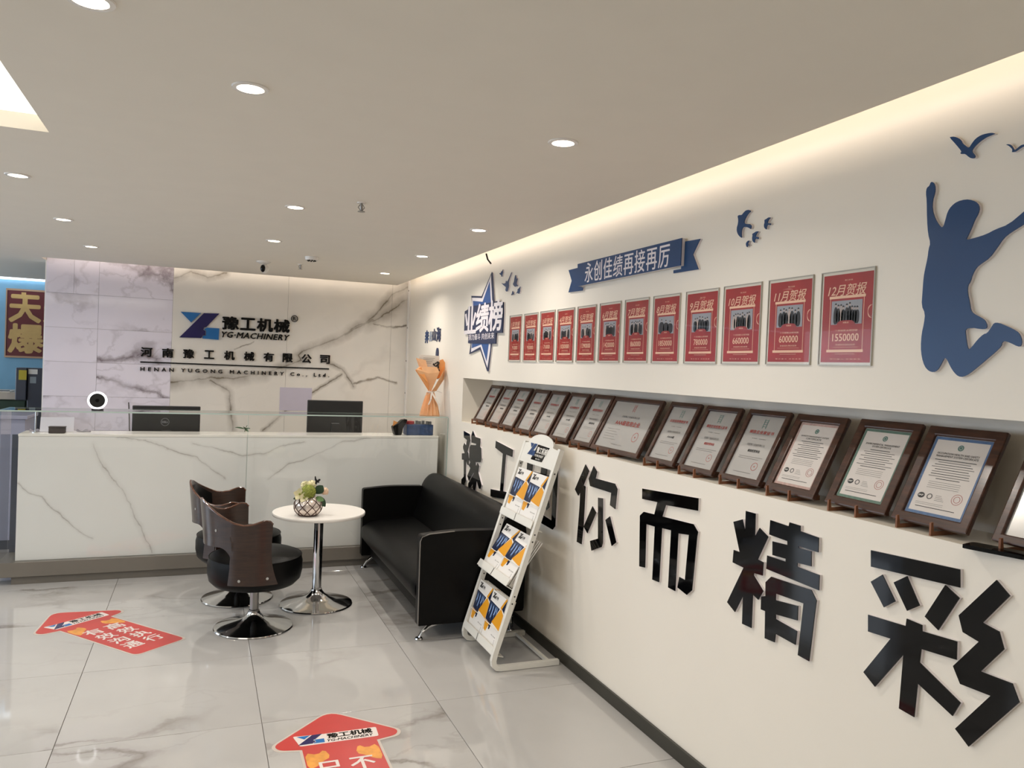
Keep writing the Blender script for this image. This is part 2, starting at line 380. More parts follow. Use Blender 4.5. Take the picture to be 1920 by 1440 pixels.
MAN = [(1.598,2.177),(1.588,2.17),(1.583,2.156),(1.584,2.142),(1.59,2.123),(1.59,2.098),(1.58,2.071),(1.567,2.051),(1.557,2.041),(1.551,2.044),(1.547,2.058),(1.541,2.081),(1.531,2.095),(1.513,2.105),(1.487,2.106),(1.468,2.1),(1.453,2.09),(1.446,2.076),(1.449,2.061),(1.458,2.047),(1.466,2.027),(1.475,2.008),(1.482,1.996),(1.456,1.998),(1.423,2.003),(1.399,2.012),(1.364,2.019),(1.326,2.045),(1.298,2.066),(1.289,2.084),(1.278,2.083),(1.275,2.067),(1.286,2.04),(1.304,2.025),(1.324,2.013),(1.359,1.997),(1.376,1.986),(1.392,1.964),(1.411,1.94),(1.435,1.927),(1.447,1.919),(1.457,1.902),(1.462,1.883),(1.469,1.874),(1.469,1.856),(1.461,1.828),(1.457,1.808),(1.449,1.798),(1.427,1.787),(1.415,1.779),(1.408,1.765),(1.411,1.756),(1.426,1.756),(1.451,1.761),(1.47,1.758),(1.468,1.742),(1.461,1.71),(1.456,1.703),(1.448,1.71),(1.433,1.729),(1.417,1.743),(1.407,1.745),(1.397,1.759),(1.39,1.771),(1.378,1.771),(1.354,1.761),(1.33,1.749),(1.32,1.739),(1.314,1.723),(1.316,1.71),(1.324,1.709),(1.344,1.719),(1.36,1.724),(1.366,1.72),(1.367,1.711),(1.382,1.696),(1.405,1.677),(1.429,1.657),(1.453,1.638),(1.47,1.63),(1.483,1.631),(1.497,1.642),(1.509,1.658),(1.519,1.676),(1.527,1.682),(1.532,1.674),(1.54,1.658),(1.549,1.646),(1.56,1.641),(1.575,1.644),(1.59,1.658),(1.6,1.683),(1.605,1.712),(1.604,1.75),(1.598,1.779),(1.596,1.806),(1.609,1.829),(1.608,1.867),(1.607,1.909),(1.603,1.933),(1.597,1.962),(1.595,1.987),(1.59,2.003),(1.599,2.029),(1.605,2.071),(1.609,2.126),(1.613,2.148),(1.611,2.162),(1.603,2.165)]
BIRDS = [[(1.547,2.287),(1.542,2.287),(1.532,2.285),(1.52,2.278),(1.511,2.27),(1.507,2.261),(1.497,2.251),(1.486,2.242),(1.479,2.252),(1.468,2.263),(1.453,2.268),(1.437,2.268),(1.422,2.266),(1.413,2.261),(1.424,2.26),(1.439,2.258),(1.455,2.252),(1.468,2.244),(1.476,2.236),(1.477,2.23),(1.47,2.222),(1.466,2.215),(1.47,2.211),(1.478,2.213),(1.485,2.218),(1.496,2.229),(1.504,2.231),(1.509,2.232),(1.511,2.235),(1.508,2.238),(1.51,2.242),(1.524,2.26)],[(1.383,2.225),(1.377,2.225),(1.37,2.222),(1.364,2.214),(1.36,2.206),(1.355,2.206),(1.348,2.211),(1.341,2.214),(1.332,2.213),(1.324,2.21),(1.331,2.209),(1.341,2.208),(1.35,2.204),(1.357,2.201),(1.362,2.201),(1.366,2.202),(1.365,2.204),(1.365,2.209),(1.369,2.214),(1.376,2.221)],[(2.383,2.237),(2.371,2.229),(2.386,2.224),(2.4,2.211),(2.409,2.197),(2.405,2.187),(2.365,2.18),(2.367,2.161),(2.378,2.168),(2.396,2.175),(2.413,2.177),(2.421,2.169),(2.422,2.151),(2.417,2.135),(2.435,2.146),(2.448,2.161),(2.452,2.177),(2.444,2.198),(2.445,2.213),(2.45,2.225),(2.44,2.227),(2.425,2.224),(2.417,2.23),(2.402,2.238)],[(2.26,2.187),(2.272,2.181),(2.278,2.171),(2.268,2.167),(2.258,2.166),(2.26,2.159),(2.273,2.164),(2.281,2.159),(2.28,2.146),(2.293,2.155),(2.296,2.166),(2.292,2.175),(2.295,2.184),(2.283,2.186),(2.273,2.19)],[(2.323,2.147),(2.334,2.141),(2.34,2.131),(2.331,2.128),(2.322,2.126),(2.323,2.117),(2.335,2.123),(2.343,2.119),(2.342,2.106),(2.355,2.115),(2.359,2.127),(2.356,2.136),(2.359,2.143),(2.349,2.145),(2.337,2.149)],[(2.373,2.12),(2.381,2.113),(2.381,2.106),(2.372,2.105),(2.372,2.101),(2.382,2.104),(2.384,2.096),(2.39,2.102),(2.393,2.111),(2.389,2.117),(2.381,2.121)],[(4.954,2.289),(4.952,2.271),(4.962,2.253),(4.968,2.237),(4.981,2.24),(4.979,2.249),(5.008,2.256),(5.024,2.269),(4.994,2.264),(4.99,2.275),(4.968,2.276)],[(4.79,2.253),(4.795,2.24),(4.823,2.215),(4.839,2.188),(4.831,2.16),(4.852,2.129),(4.871,2.127),(4.895,2.139),(4.881,2.159),(4.914,2.169),(4.981,2.198),(4.945,2.187),(4.892,2.186),(4.891,2.204),(4.878,2.198),(4.859,2.195),(4.824,2.223)],[(4.719,2.229),(4.703,2.207),(4.697,2.192),(4.677,2.202),(4.691,2.178),(4.7,2.166),(4.667,2.147),(4.701,2.149),(4.716,2.146),(4.738,2.154),(4.761,2.169),(4.741,2.181),(4.736,2.203)],[(4.627,2.145),(4.632,2.126),(4.628,2.111),(4.65,2.093),(4.66,2.105),(4.698,2.1),(4.67,2.114),(4.672,2.129),(4.65,2.13)],[(4.762,2.125),(4.757,2.119),(4.733,2.109),(4.743,2.094),(4.756,2.106),(4.764,2.095),(4.785,2.097),(4.77,2.108),(4.766,2.117)]]
STAR = [[(5.181,2.292),(5.16,2.283),(5.101,2.07),(5.084,2.063),(5.017,2.075),(4.918,2.06),(4.907,1.983),(4.91,1.851),(5.03,1.855),(5.029,1.779),(5.123,1.781),(5.133,1.732),(5.165,1.586),(5.197,1.585),(5.366,1.742),(5.613,1.709),(5.585,1.789),(5.632,1.793),(5.631,1.855),(5.737,1.87),(5.738,1.913),(5.743,2.043),(5.664,2.054),(5.657,2.074),(5.583,2.075),(5.617,2.155),(5.378,2.135)],[(5.192,2.27),(5.362,2.119),(5.595,2.139),(5.551,1.959),(5.568,1.725),(5.357,1.763),(5.192,1.61),(5.149,1.732),(5.124,1.995)],[(5.211,2.227),(5.347,2.091),(5.566,2.113),(5.527,1.958),(5.554,1.754),(5.336,1.779),(5.213,1.657),(5.179,1.782),(5.148,1.996)],[(5.743,2.043),(5.664,2.054),(5.657,2.074),(5.414,2.071),(5.017,2.075),(4.918,2.06),(4.91,1.851),(5.737,1.87)],[(5.632,1.867),(5.031,1.863),(5.029,1.779),(5.632,1.793)],[(5.734,2.082),(4.932,2.053),(4.919,1.865),(5.734,1.882)],[(5.622,1.866),(5.061,1.857),(5.061,1.802),(5.615,1.804)]]
RIB = [[(3.773,2.188),(2.792,2.188),(2.793,2.072),(3.762,2.067)],[(3.92,2.172),(3.774,2.173),(3.773,2.068),(3.731,2.06),(3.737,2.043),(3.911,2.047),(3.875,2.109)],[(2.817,2.176),(2.685,2.171),(2.732,2.113),(2.688,2.046),(2.871,2.048),(2.872,2.061),(2.814,2.061)],[(3.679,2.163),(2.886,2.166),(2.88,2.089),(3.672,2.093)]]
POST = [(4.806,4.596),(4.554,4.338),(4.301,4.091),(4.057,3.838),(3.798,3.583),(3.544,3.327),(3.288,3.069),(3.033,2.819),(2.777,2.553),(2.521,2.299),(2.262,2.041),(2.004,1.784)]
LOGO = [[(-0.201,2.009),(-0.029,2.008),(-0.111,1.918)],[(-0.005,2.009),(0.127,2.013),(0.02,1.884),(-0.0,1.877),(-0.006,1.858),(0.012,1.847),(0.013,1.81),(-0.01,1.803),(-0.022,1.78),(-0.205,1.777)],[(0.024,1.878),(0.131,1.877),(0.128,1.772),(-0.011,1.777),(-0.009,1.799),(0.019,1.807),(0.017,1.852),(0.0,1.858)]]
VEIN = {'slab': [[(1.553,2.055),(1.502,2.019),(1.208,1.839),(0.897,1.708),(0.836,1.666),(0.869,1.61),(0.538,1.477)],[(0.538,1.477),(0.267,1.418),(0.07,1.424),(-0.088,1.394),(-0.265,1.364)],[(0.071,1.399),(0.236,1.305),(0.245,1.206),(0.276,0.946)],[(1.14,1.596),(1.271,1.542),(1.38,1.376)],[(1.379,1.409),(1.575,1.461)],[(1.259,1.49),(1.035,1.34),(0.756,1.128),(0.543,0.935)],[(0.27,1.691),(0.433,1.767)],[(0.881,2.167),(0.749,2.056)],[(1.246,1.863),(1.373,1.957),(1.501,2.03),(1.597,2.124),(1.725,2.299),(1.891,2.4)],[(1.502,2.008),(1.676,2.107),(1.885,2.266)],[(1.557,2.0),(1.76,1.979),(1.895,2.009)],[(1.371,1.4),(1.621,1.474),(1.814,1.424)],[(-0.26,2.304),(-0.129,2.381),(0.019,2.339),(0.178,2.395)]],'desk': [[(-0.55,1.009),(-0.377,0.991),(-0.127,0.894),(-0.017,0.864),(0.097,0.764),(0.182,0.703)],[(-0.093,0.977),(0.037,0.903),(0.169,0.823)],[(-0.047,0.962),(0.11,0.933),(0.29,0.877),(0.453,0.882),(0.568,0.943),(0.746,0.974)],[(0.489,0.688),(0.622,0.799),(0.801,0.86),(1.053,0.985),(1.264,1.013)],[(0.494,0.815),(0.64,0.861),(0.767,0.964)],[(-1.151,0.691),(-1.097,0.628),(-1.004,0.596),(-0.935,0.509),(-0.753,0.33),(-0.689,0.288)],[(-0.693,0.958),(-0.67,0.864),(-0.56,0.696),(-0.501,0.623),(-0.432,0.461),(-0.37,0.322),(-0.3,0.173)]]}
# ------------------------------------------------------------------ shared materials
WHITEWALL = pm('wall paint', (234, 227, 214), 0.45, var=0.015, vscale=1.5, bump=0.06, bscale=90)
CEILM = pm('ceiling paint', (233, 227, 215), 0.8, var=0.01, bump=0.05, bscale=120)
BLUEWALL = pm('blue wall paint', (122, 168, 196), 0.7, var=0.03)
TILEM = marble('floor stone', (184, 182, 179), (134, 128, 122), 0.05, 1.0, perobj=True, thin=1.6, amount=.9, smudge=.22, spec=0.55, cloud=0.2)
WTILE = marble('wall tile stone', (240, 234, 246), (132, 120, 126), 0.06, 1.25, perobj=True, thin=2.6, amount=.9, spec=0.5, cloud=0.12, smudge=.16, mt=.38)
flip = lambda ls: ls
SLAB = marble('slab stone', (242, 237, 229), (130, 120, 106), 0.05, 0.7, thin=1.0, amount=0.15, cloud=0.2, cs=.55, hs=.7, cw=.008,
              segs=[(0.07, VEIN['slab'][0]), (0.10, VEIN['slab'][1]), (0.05, VEIN['slab'][2]), (0.04, VEIN['slab'][3]), (0.015, VEIN['slab'][4]), (0.03, VEIN['slab'][5]), (0.01, VEIN['slab'][6]),
                    (0.07, VEIN['slab'][8]), (0.12, VEIN['slab'][9]), (0.02, VEIN['slab'][10]), (0.02, VEIN['slab'][11]), (0.05, VEIN['slab'][12])])
DESKM = marble('desk stone', (234, 232, 228), (150, 142, 134), 0.07, 0.7, thin=1.0, amount=0.12, cloud=0.12, cs=.5, hs=.3, cw=.005,
               segs=[(0.02, VEIN['desk'][0]), (0.02, VEIN['desk'][2]), (0.02, VEIN['desk'][3]), (0.02, VEIN['desk'][5]), (0.03, VEIN['desk'][6])])
GROUT = pm('grout', (96, 90, 84), 0.8)
DARKTRIM = pm('dark skirting', (48, 46, 38), 0.35)
TAUPE = pm('taupe laminate', (118, 112, 103), 0.3, spec=0.4)
GLASS = glassmat('clear glass')
GLEDGE = pm('glass edge', (176, 192, 184), 0.15, var=0.02)
BLACKL = pm('black leather', (5, 5, 5), 0.42, spec=0.16, var=0.1, bump=0.25, bscale=260)
CHROME = pm('chrome', (200, 200, 200), 0.08, 1.0, var=0.0)
BRUSHED = pm('brushed steel', (150, 148, 145), 0.3, 1.0, var=0.05)
WHITEP = pm('white gloss plastic', (236, 232, 226), 0.25, var=0.01)
WHITEM = pm('white enamelled steel', (226, 224, 216), 0.35, var=0.02)
BLACKG = pm('black acrylic', (6, 6, 7), 0.05, spec=0.28, var=0.0)
ACRYL = pm('white acrylic edge', (222, 216, 218), 0.3, var=0.0)
NAVY = pm('navy print', (30, 62, 108), 0.45, var=0.03)
BLUEA = pm('blue acrylic', (16, 60, 106), 0.3, var=0.03)
PAPER = pm('white paper', (234, 230, 222), 0.6, var=0.01)
WALNUT = wood('walnut veneer', (32, 17, 11), (54, 33, 22), 0.3, (2, 2, 16), 0.3)
FRAMEW = wood('frame wood', (48, 27, 17), (82, 48, 32), 0.35, (14, 2, 14))
INK = pm('dark print', (60, 58, 56), 0.6, var=0)
INKG = pm('grey print', (112, 108, 104), 0.6, var=0)
REDINK = pm('red print', (168, 70, 62), 0.6, var=0)
TEAL = pm('teal print', (86, 122, 112), 0.6, var=0)
LAMP = emis('lamp diffuser', (255, 240, 215), 9.0)

# ------------------------------------------------------------------ room shell
ND = 0.245
bm = bmesh.new()
box(bm, XW, XW + .4, -2.7, 10.2, -.05, 1.183); box(bm, XW, XW + .4, -2.7, 10.2, 1.524, 2.8)
box(bm, XW, XW + .4, 5.762, 10.2, 1.183, 1.524); box(bm, XW, XW + .4, -2.7, -1.2, 1.183, 1.524); box(bm, XW + ND, XW + .4, -1.2, 5.762, 1.183, 1.524)
struct('wall_right', bm, WHITEWALL, 'long white wall on the right with a recessed display niche')
struct('wall_front', bx(-5.2, XW + .4, -2.8, -2.6, -.05, 2.8), WHITEWALL, 'white wall behind the viewer')
struct('wall_far', bx(-5.2, XW + .4, 10.0, 10.2, -.05, 2.8), BLUEWALL, 'light blue wall beyond the marble wall on the left')
bm = bmesh.new()
for y0, y1, z0, z1 in ((-2.8, 10.2, -.05, .6), (-2.8, 10.2, 2.3, 2.8), (-2.8, 1.0, .6, 2.3), (6.0, 7.6, .6, 2.3), (9.6, 10.2, .6, 2.3)): box(bm, -5.2, -5.0, y0, y1, z0, z1)
struct('wall_left', bm, WHITEWALL, 'white wall with windows at the far left')
PANE = emis('daylight pane', (205, 222, 245), 1.2)
for i, (y0, y1) in enumerate(((1.0, 6.0), (7.6, 9.6))):
    w = struct('window_%d' % (i + 1), bx(-5.12, -5.02, y0, y1, .6, .64), WHITEP, 'window in the far left wall')
    bm = bmesh.new(); n = 4 if i == 0 else 2
    for k in range(n + 1): y = y0 + (y1 - y0) * k / n; box(bm, -5.1, -5.04, y - .02, y + .02, .6, 2.3)
    obj('window_frame', bm, WHITEP, w); obj('pane', bx(-5.16, -5.14, y0, y1, .6, 2.3), PANE, w)
# ceiling: dropped panel with a luminous recess, upper soffit above the coves
bm = bmesh.new()
cf = Fr((0, 0, ZC), (1, 0, 0), (0, 1, 0))
prism(bm, cf, [(-5, -2.6), (1.73, -2.6), (1.73, 7.42), (-1.27, 7.42), (-1.27, 9.72), (-5, 9.72)], 0, .07, [rect(-2.5, .7, -.533, 3.195)])
ceil = struct('ceiling', bm, CEILM, 'dropped white ceiling with recessed lights and cove gaps at the walls')
struct('ceiling_upper', bx(-5.2, XW + .4, -2.8, 10.2, 2.75, 2.85), CEILM, 'upper soffit above the cove gaps')
lp = obj('luminous_panel', bx(-2.5, -.533, .7, 3.195, 2.437, 2.449), emis('luminous panel', (255, 247, 232), 1.25), None, label='large glowing square ceiling panel at the top left corner', cat='ceiling light')
# floor: grout bed and single stone tiles
fl = struct('floor', bx(-5.2, XW + .4, -2.8, 10.2, -.06, -.004), GROUT, 'polished white marble tile floor with grey veins')
TX, TY = .8036, .82
tmesh = None
for i in range(-7, 2):
    for j in range(-8, 9):
        x0, y0 = .29 + TX * i, 3.53 + TY * j
        if y0 > 10.0 or y0 + TY < -2.6: continue
        x1 = min(x0 + TX, XW)
        if x1 - x0 < .02: continue
        if tmesh is None or x1 - x0 < TX - .01:
            b = bmesh.new(); box(b, .0013, x1 - x0 - .0013, .0013, TY - .0013, -.006, 0, .0008)
            m = bpy.data.meshes.new('tile'); b.to_mesh(m); b.free(); m.materials.append(TILEM)
            if x1 - x0 > TX - .01: tmesh = m
        else: m = tmesh
        o = bpy.data.objects.new('tile', m); COL.objects.link(o); o.parent = fl; o.location = Vector((x0, y0, 0)) - fl.location
# the last tile column beside the wall
b = bmesh.new(); box(b, .0013, XW - (.29 + TX * 1) - .0013, .0013, TY - .0013, -.006, 0, .0008)
struct('baseboard_right', bx(XW - .013, XW, -2.6, 6.1, 0, .062, .001), DARKTRIM, 'dark skirting along the foot of the right wall')
# marble back wall: tiles on the left third, tall slabs on the rest
wb = struct('wall_back', bx(-1.262, XW, YB + .014, YB + .16, -.01, 2.7), pm('wall backing', (150, 144, 138), .7), 'marble feature wall behind the reception desk')
zs = [2.75, 2.405, 2.11, 1.815, 1.52, 1.222, .925, .628, .33, 0]
def slabtile(nm, x0, x1, z0, z1, mat):
    o = obj(nm, bx(x0 + .0008, x1 - .0008, YB, YB + .013, z0 + .0008, z1 - .0008, .0006), mat, wb)
    return o
for z1, z0 in zip(zs[:-1], zs[1:]):
    if z1 > 2.3: cuts = [-1.265, -1.056, -.863, -.268]
    else: cuts = [-1.265, -.863, -.268]
    for a, c in zip(cuts[:-1], cuts[1:]): slabtile('tile', a, c, z0, z1, WTILE)
for a, c in ((-.268, .735), (.735, 1.735), (1.735, XW - .002)): slabtile('slab', a, c, 0, 2.7, SLAB)
obj('end_cap', bx(-1.275, -1.2625, YB + .0145, YB + .16, 0, 2.7), WHITEP, wb)
t1 = struct('trim_1', bx(XW - .012, XW, 7.53, 7.60, 0, 2.7, .001), WHITEP, 'white corner strip with dark screws between marble and right wall')
for z in (2.35, 1.98, 1.65, 1.33):
    b = bmesh.new(); prism(b, Fr((XW - .0121, 7.565, z), (0, -1, 0), (0, 0, 1)), circ(0, 0, .007, 10), 0, .003); obj('screw', b, BLACKG, t1)
struct('trim_2', bx(-5, -1.28, 9.72, 9.76, ZC - .02, ZC + .05), emis('cool strip light', (235, 244, 255), 2.0), 'bright strip light where the ceiling meets the blue wall')

# ------------------------------------------------------------------ ceiling fittings
def downlight(x, y, label):
    pw = P_DOWN * (0.5 if y < 1 else 1.3 if y > 5.8 and x > -2 else 1.15 if y > 5 else 1.0)
    t = thing('downlight', (x, y, ZC), label, 'ceiling light', 'round recessed downlights')
    b = bmesh.new(); lathe(b, [(.038, -.0045), (.05, -.004), (.052, -.0015), (.052, 0), (.038, 0)], (x, y, ZC), 28, cap=False); obj('trim_ring', b, WHITEP, t, True)
    b = bmesh.new(); lathe(b, [(0, -.0035), (.039, -.003), (.039, 0.0), (0, 0)], (x, y, ZC), 28, cap=False); obj('diffuser', b, LAMP, t)
    area('downlight_lamp', (x, y, ZC - .008), .07, .07, pw, NEUT, shape='DISK', spread=radians(150))
DL = [(-.255, 1.958, 'downlight cut off by the top edge of the photo'), (.103, 2.367, 'large near downlight left of centre, lowest edge ringed dark'), (1.113, 2.40, 'near downlight closest to the right wall'),
      (-.79, 4.04, 'leftmost downlight, below the luminous panel'), (-.785, 5.22, 'second downlight in the left row'), (-.782, 6.41, 'farthest downlight of the left row, above the marble tiles'),
      (.41, 4.06, 'middle row downlight beside the sprinkler head'), (.405, 5.27, 'middle row downlight behind the sprinkler, near the smoke detector'),
      (1.416, 4.13, 'right row downlight, third from the back wall corner'), (1.414, 5.33, 'right row downlight, second from the back wall corner'), (1.41, 6.52, 'right row downlight nearest the back wall corner')]
for x, y, l in DL: downlight(x, y, l)
for x, y, l in ((.25, .4, 'downlight behind the viewer, left of two'), (1.2, .4, 'downlight behind the viewer, close to the right wall'), (.3, -1.2, 'rearmost downlight behind the viewer'), (-3.2, 4.6, 'near downlight over the open area far to the left'), (-3.2, 6.6, 'middle downlight over the open area far to the left'), (-3.0, 8.7, 'downlight in front of the blue wall')): downlight(x, y, l)
# smoke detector, sprinklers, dome camera
t = thing('smoke_detector', (.725, 5.9, ZC), 'small round smoke detector on the ceiling', 'smoke detector')
b = bmesh.new(); lathe(b, [(0, 0), (.05, 0), (.05, -.012), (.046, -.026), (0, -.026)], (.725, 5.9, ZC), 24, cap=False); obj('housing', b, WHITEP, t, True)
b = bmesh.new()
for a in range(8): box(b, .725 + .026 * cos(a * pi / 4) - .006, .725 + .026 * cos(a * pi / 4) + .006, 5.9 + .026 * sin(a * pi / 4) - .006, 5.9 + .026 * sin(a * pi / 4) + .006, ZC - .034, ZC - .0265)
obj('sensor_vent', b, BLACKG, t)
def sprinkler(x, y, s, lab):
    t = thing('sprinkler_head', (x, y, ZC), lab, 'sprinkler')
    b = bmesh.new(); lathe(b, [(0, 0), (.02 * s, 0), (.019 * s, -.004), (0, -.004)], (x, y, ZC), 16, cap=False); obj('escutcheon', b, WHITEP, t, True)
    b = bmesh.new(); lathe(b, [(.006 * s, -.0045), (.006 * s, -.028 * s), (.003 * s, -.034 * s), (.003 * s, -.038 * s)], (x, y, ZC), 12); obj('body', b, BRUSHED, t, True)
    b = bmesh.new()
    for k in (-1, 1): tube(b, [(x + k * .007 * s, y, ZC - .01 * s), (x + k * .014 * s, y, ZC - .022 * s), (x + k * .002 * s, y, ZC - .037 * s)], .002, 6)
    obj('yoke', b, BRUSHED, t)
    b = bmesh.new(); lathe(b, [(0, -.0385 * s), (.016 * s, -.0385 * s), (.016 * s, -.041 * s), (0, -.041 * s)], (x, y, ZC), 16, cap=False); obj('deflector', b, BRUSHED, t)
sprinkler(.688, 3.766, 1.1, 'chrome sprinkler head in the middle of the ceiling')
sprinkler(.70, 6.40, 1.0, 'small dark sprinkler head beside the smoke detector')
t = thing('dome_camera', (.42, 6.42, ZC), 'white and black swivel camera hanging from the ceiling', 'security camera')
b = bmesh.new(); lathe(b, [(0, 0), (.055, 0), (.055, -.006), (.03, -.02), (0, -.02)], (.42, 6.42, ZC), 24, cap=False); obj('mount_plate', b, WHITEP, t, True)
b = bmesh.new(); bmesh.ops.create_uvsphere(b, u_segments=20, v_segments=12, radius=.034, matrix=Matrix.Translation((.43, 6.42, ZC - .058)) @ Matrix.Diagonal((.9, .9, 1.1, 1))); obj('head', b, WHITEP, t, True)
b = bmesh.new(); bmesh.ops.create_uvsphere(b, u_segments=20, v_segments=12, radius=.026, matrix=Matrix.Translation((.415, 6.401, ZC - .058)) @ Matrix.Diagonal((.75, .9, 1.15, 1))); obj('lens_cover', b, BLACKG, t, True)
b = bmesh.new(); tube(b, [(1.757, 4.95, ZC - .0), (1.762, 4.93, ZC - .04), (1.775, 4.90, ZC - .07)], .006, 6)
obj('loose_cable', b, BLACKG, None, label='short black cable end poking out of the cove gap', cat='cable')

# ------------------------------------------------------------------ area beyond the marble wall
bs = thing('calligraphy_panel', (-1.6, 9.96, 1.52), 'red panel with big gold brush characters on the blue wall', 'poster')
PF = Fr((-2.03, 9.995, 1.52), (1, 0, 0), (0, 0, 1))
obj('frame', pr(PF, rect(0, 0, .95, .76), 0, .02, [rect(.012, .02, .938, .74)]), pm('pale gold wood', (176, 140, 110), .5), bs)
obj('panel', pr(PF, rect(.012, .02, .938, .74), .002, .014), pm('maroon print', (96, 28, 30), .5), bs)
GOLD = pm('gold lettering', (196, 160, 98), .5, var=.1)
b = bmesh.new()
for s, u, v, w_, h in (('天', .04, .40, .29, .29), ('天', .37, .40, .29, .29), ('爆', .04, .06, .32, .31), ('单', .42, .06, .28, .31)): textbm(b, PF, s, u, v, u + w_, v + h, .015, bold=.05)
rule(b, PF, .145, .685, .19, .725, .015); obj('lettering', b, GOLD, bs)
GREEN = pm('dark green cabinet', (40, 62, 44), .45)
t = thing('green_cabinet', (-2.6, 8.9, 0), 'dark green cabinet with pale worktop below the blue wall', 'cabinet')
obj('carcass', bx(-3.9, -1.55, 8.62, 9.2, .08, 1.13), GREEN, t); obj('worktop', bx(-3.94, -1.52, 8.58, 9.22, 1.131, 1.20, .004), pm('beige worktop', (190, 180, 166), .3), t)
for k in range(4):
    x0 = -3.88 + k * .58; d = obj('door', bx(x0, x0 + .57, 8.6, 8.619, .1, 1.12, .003), GREEN, t); obj('handle', bx(x0 + .5, x0 + .515, 8.585, 8.5995, .7, .9), BRUSHED, d)
t = thing('papers', (-1.74, 8.7, 1.201), 'loose dark and white papers on the pale worktop', 'papers')
obj('sheet', bx(-1.86, -1.70, 8.62, 8.8, 1.2005, 1.206), PAPER, t); obj('sheet', bx(-1.82, -1.72, 8.64, 8.72, 1.2065, 1.211), pm('dark grey card', (70, 72, 80), .5), t)
SLATE = pm('slate grey plastic', (62, 66, 78), .4)
t = thing('water_dispenser', (-1.58, 8.45, 0), 'dark slate machine with yellow notice, beside the marble wall', 'appliance')
obj('base_cabinet', bx(-1.51, -1.18, 8.35, 8.57, .0, 1.44, .006), SLATE, t)
obj('screen_unit', bx(-1.60, -1.512, 8.32, 8.56, 1.14, 1.44, .006), SLATE, t)
obj('yellow_notice', bx(-1.575, -1.512, 8.3185, 8.3195, 1.33, 1.42), pm('yellow paper', (186, 170, 50), .6), t, label='yellow notice')
obj('paper_notice', bx(-1.505, -1.43, 8.3485, 8.3495, 1.385, 1.43), PAPER, t, label='white notice')
obj('grey_notice', bx(-1.49, -1.44, 8.3485, 8.3495, 1.30, 1.36), pm('grey notice', (150, 160, 165), .6), t, label='pale grey notice')
# ------------------------------------------------------------------ reception desk
t = thing('reflection_block', (-1.95, 7.3, 0), 'added lavender grey block imitating the reflection in the left end of the glass', 'reflection block')  # added block; its lavender colour imitates the reflection in the side glass
LAV = pm('lavender reflection', (150, 152, 172), .25)
obj('carcass', bx(-2.6, -1.31, 7.2, 7.6, .08, 1.05), LAV, t); obj('kick_board', bx(-2.58, -1.33, 7.23, 7.58, 0, .079), SLATE, t); obj('counter_top', bx(-2.62, -1.29, 7.18, 7.62, 1.051, 1.08, .003), LAV, t)
DX0, DX1, DY = -1.155, 1.825, 6.15
t = thing('reception_desk', (.33, 6.3, 0), 'long white marble reception desk on a grey plinth', 'desk')
obj('plinth', bx(-1.30, XW - .003, 6.10, 6.46, .055, .155, .002), TAUPE, t)
obj('kick_board', bx(-1.17, XW - .003, 6.125, 6.46, .0, .054), TAUPE, t)
for a, c in ((DX0, .329), (.331, DX1)): obj('front_panel', bx(a, c, DY, DY + .02, .156, 1.012, .001), DESKM, t)
obj('counter_top', bx(DX0 - .002, DX1 + .002, DY - .002, 6.42, 1.013, 1.031, .0015), pm('white counter', (236, 232, 224), .15), t)
obj('carcass', bx(DX0, DX1, DY + .021, 6.42, .156, 1.012), WHITEP, t)
obj('dark_gap_panel', bx(DX1 + .003, XW - .024, 6.40, 6.42, .156, 1.0), pm('gap shade', (70, 72, 66), .5), t)  # dark sheet painting in the shade of the open gap beside the wall
obj('dark_gap_panel', bx(-1.245, DX0 - .004, 6.425, 6.445, .156, 1.0), SLATE, t)
obj('worktop', bx(-1.1, 1.80, 6.421, 7.05, .715, .745, .002), pm('oak laminate', (170, 150, 126), .4), t)
for x in (-1.1, 1.76): obj('side_panel', bx(x, x + .03, 6.47, 7.03, 0, .714), WHITEP, t)
t = thing('glass_screen', (.3, 6.25, .156), 'clear glass screen enclosing the marble desk', 'glass screen')
for a, c in ((-1.262, .3275), (.3305, XW - .006)): obj('pane', bx(a, c, 6.104, 6.114, .1565, 1.185), GLASS, t)
obj('pane', bx(-1.262, -1.252, 6.115, 6.42, .1565, 1.185), GLASS, t); obj('pane', bx(XW - .022, XW - .012, 6.115, 6.42, .1565, 1.185), GLASS, t)
obj('top_pane', bx(-1.262, XW - .006, 6.104, 6.42, 1.1855, 1.1955), GLASS, t)
b = bmesh.new()
box(b, -1.262, XW - .006, 6.1005, 6.1035, 1.1855, 1.1955); box(b, -1.262, XW - .006, 6.421, 6.424, 1.1855, 1.1955); box(b, -1.2655, -1.2625, 6.104, 6.42, 1.1855, 1.1955)
box(b, -1.2655, -1.2625, 6.1005, 6.1145, .157, 1.185); box(b, XW - .0055, XW - .002, 6.1005, 6.1145, .157, 1.185); box(b, .3278, .3302, 6.104, 6.112, .157, 1.185)
obj('polished_edge', b, GLEDGE, t)
t2 = thing('clear_post', (-1.075, 6.26, 1.032), 'thin chrome post standing inside the glass screen', 'post')
b = bmesh.new(); lathe(b, [(.02, 1.0315), (.02, 1.036), (.0045, 1.036), (.0045, 1.184)], (-1.075, 6.26, 0), 12); obj('post', b, CHROME, t2, True)
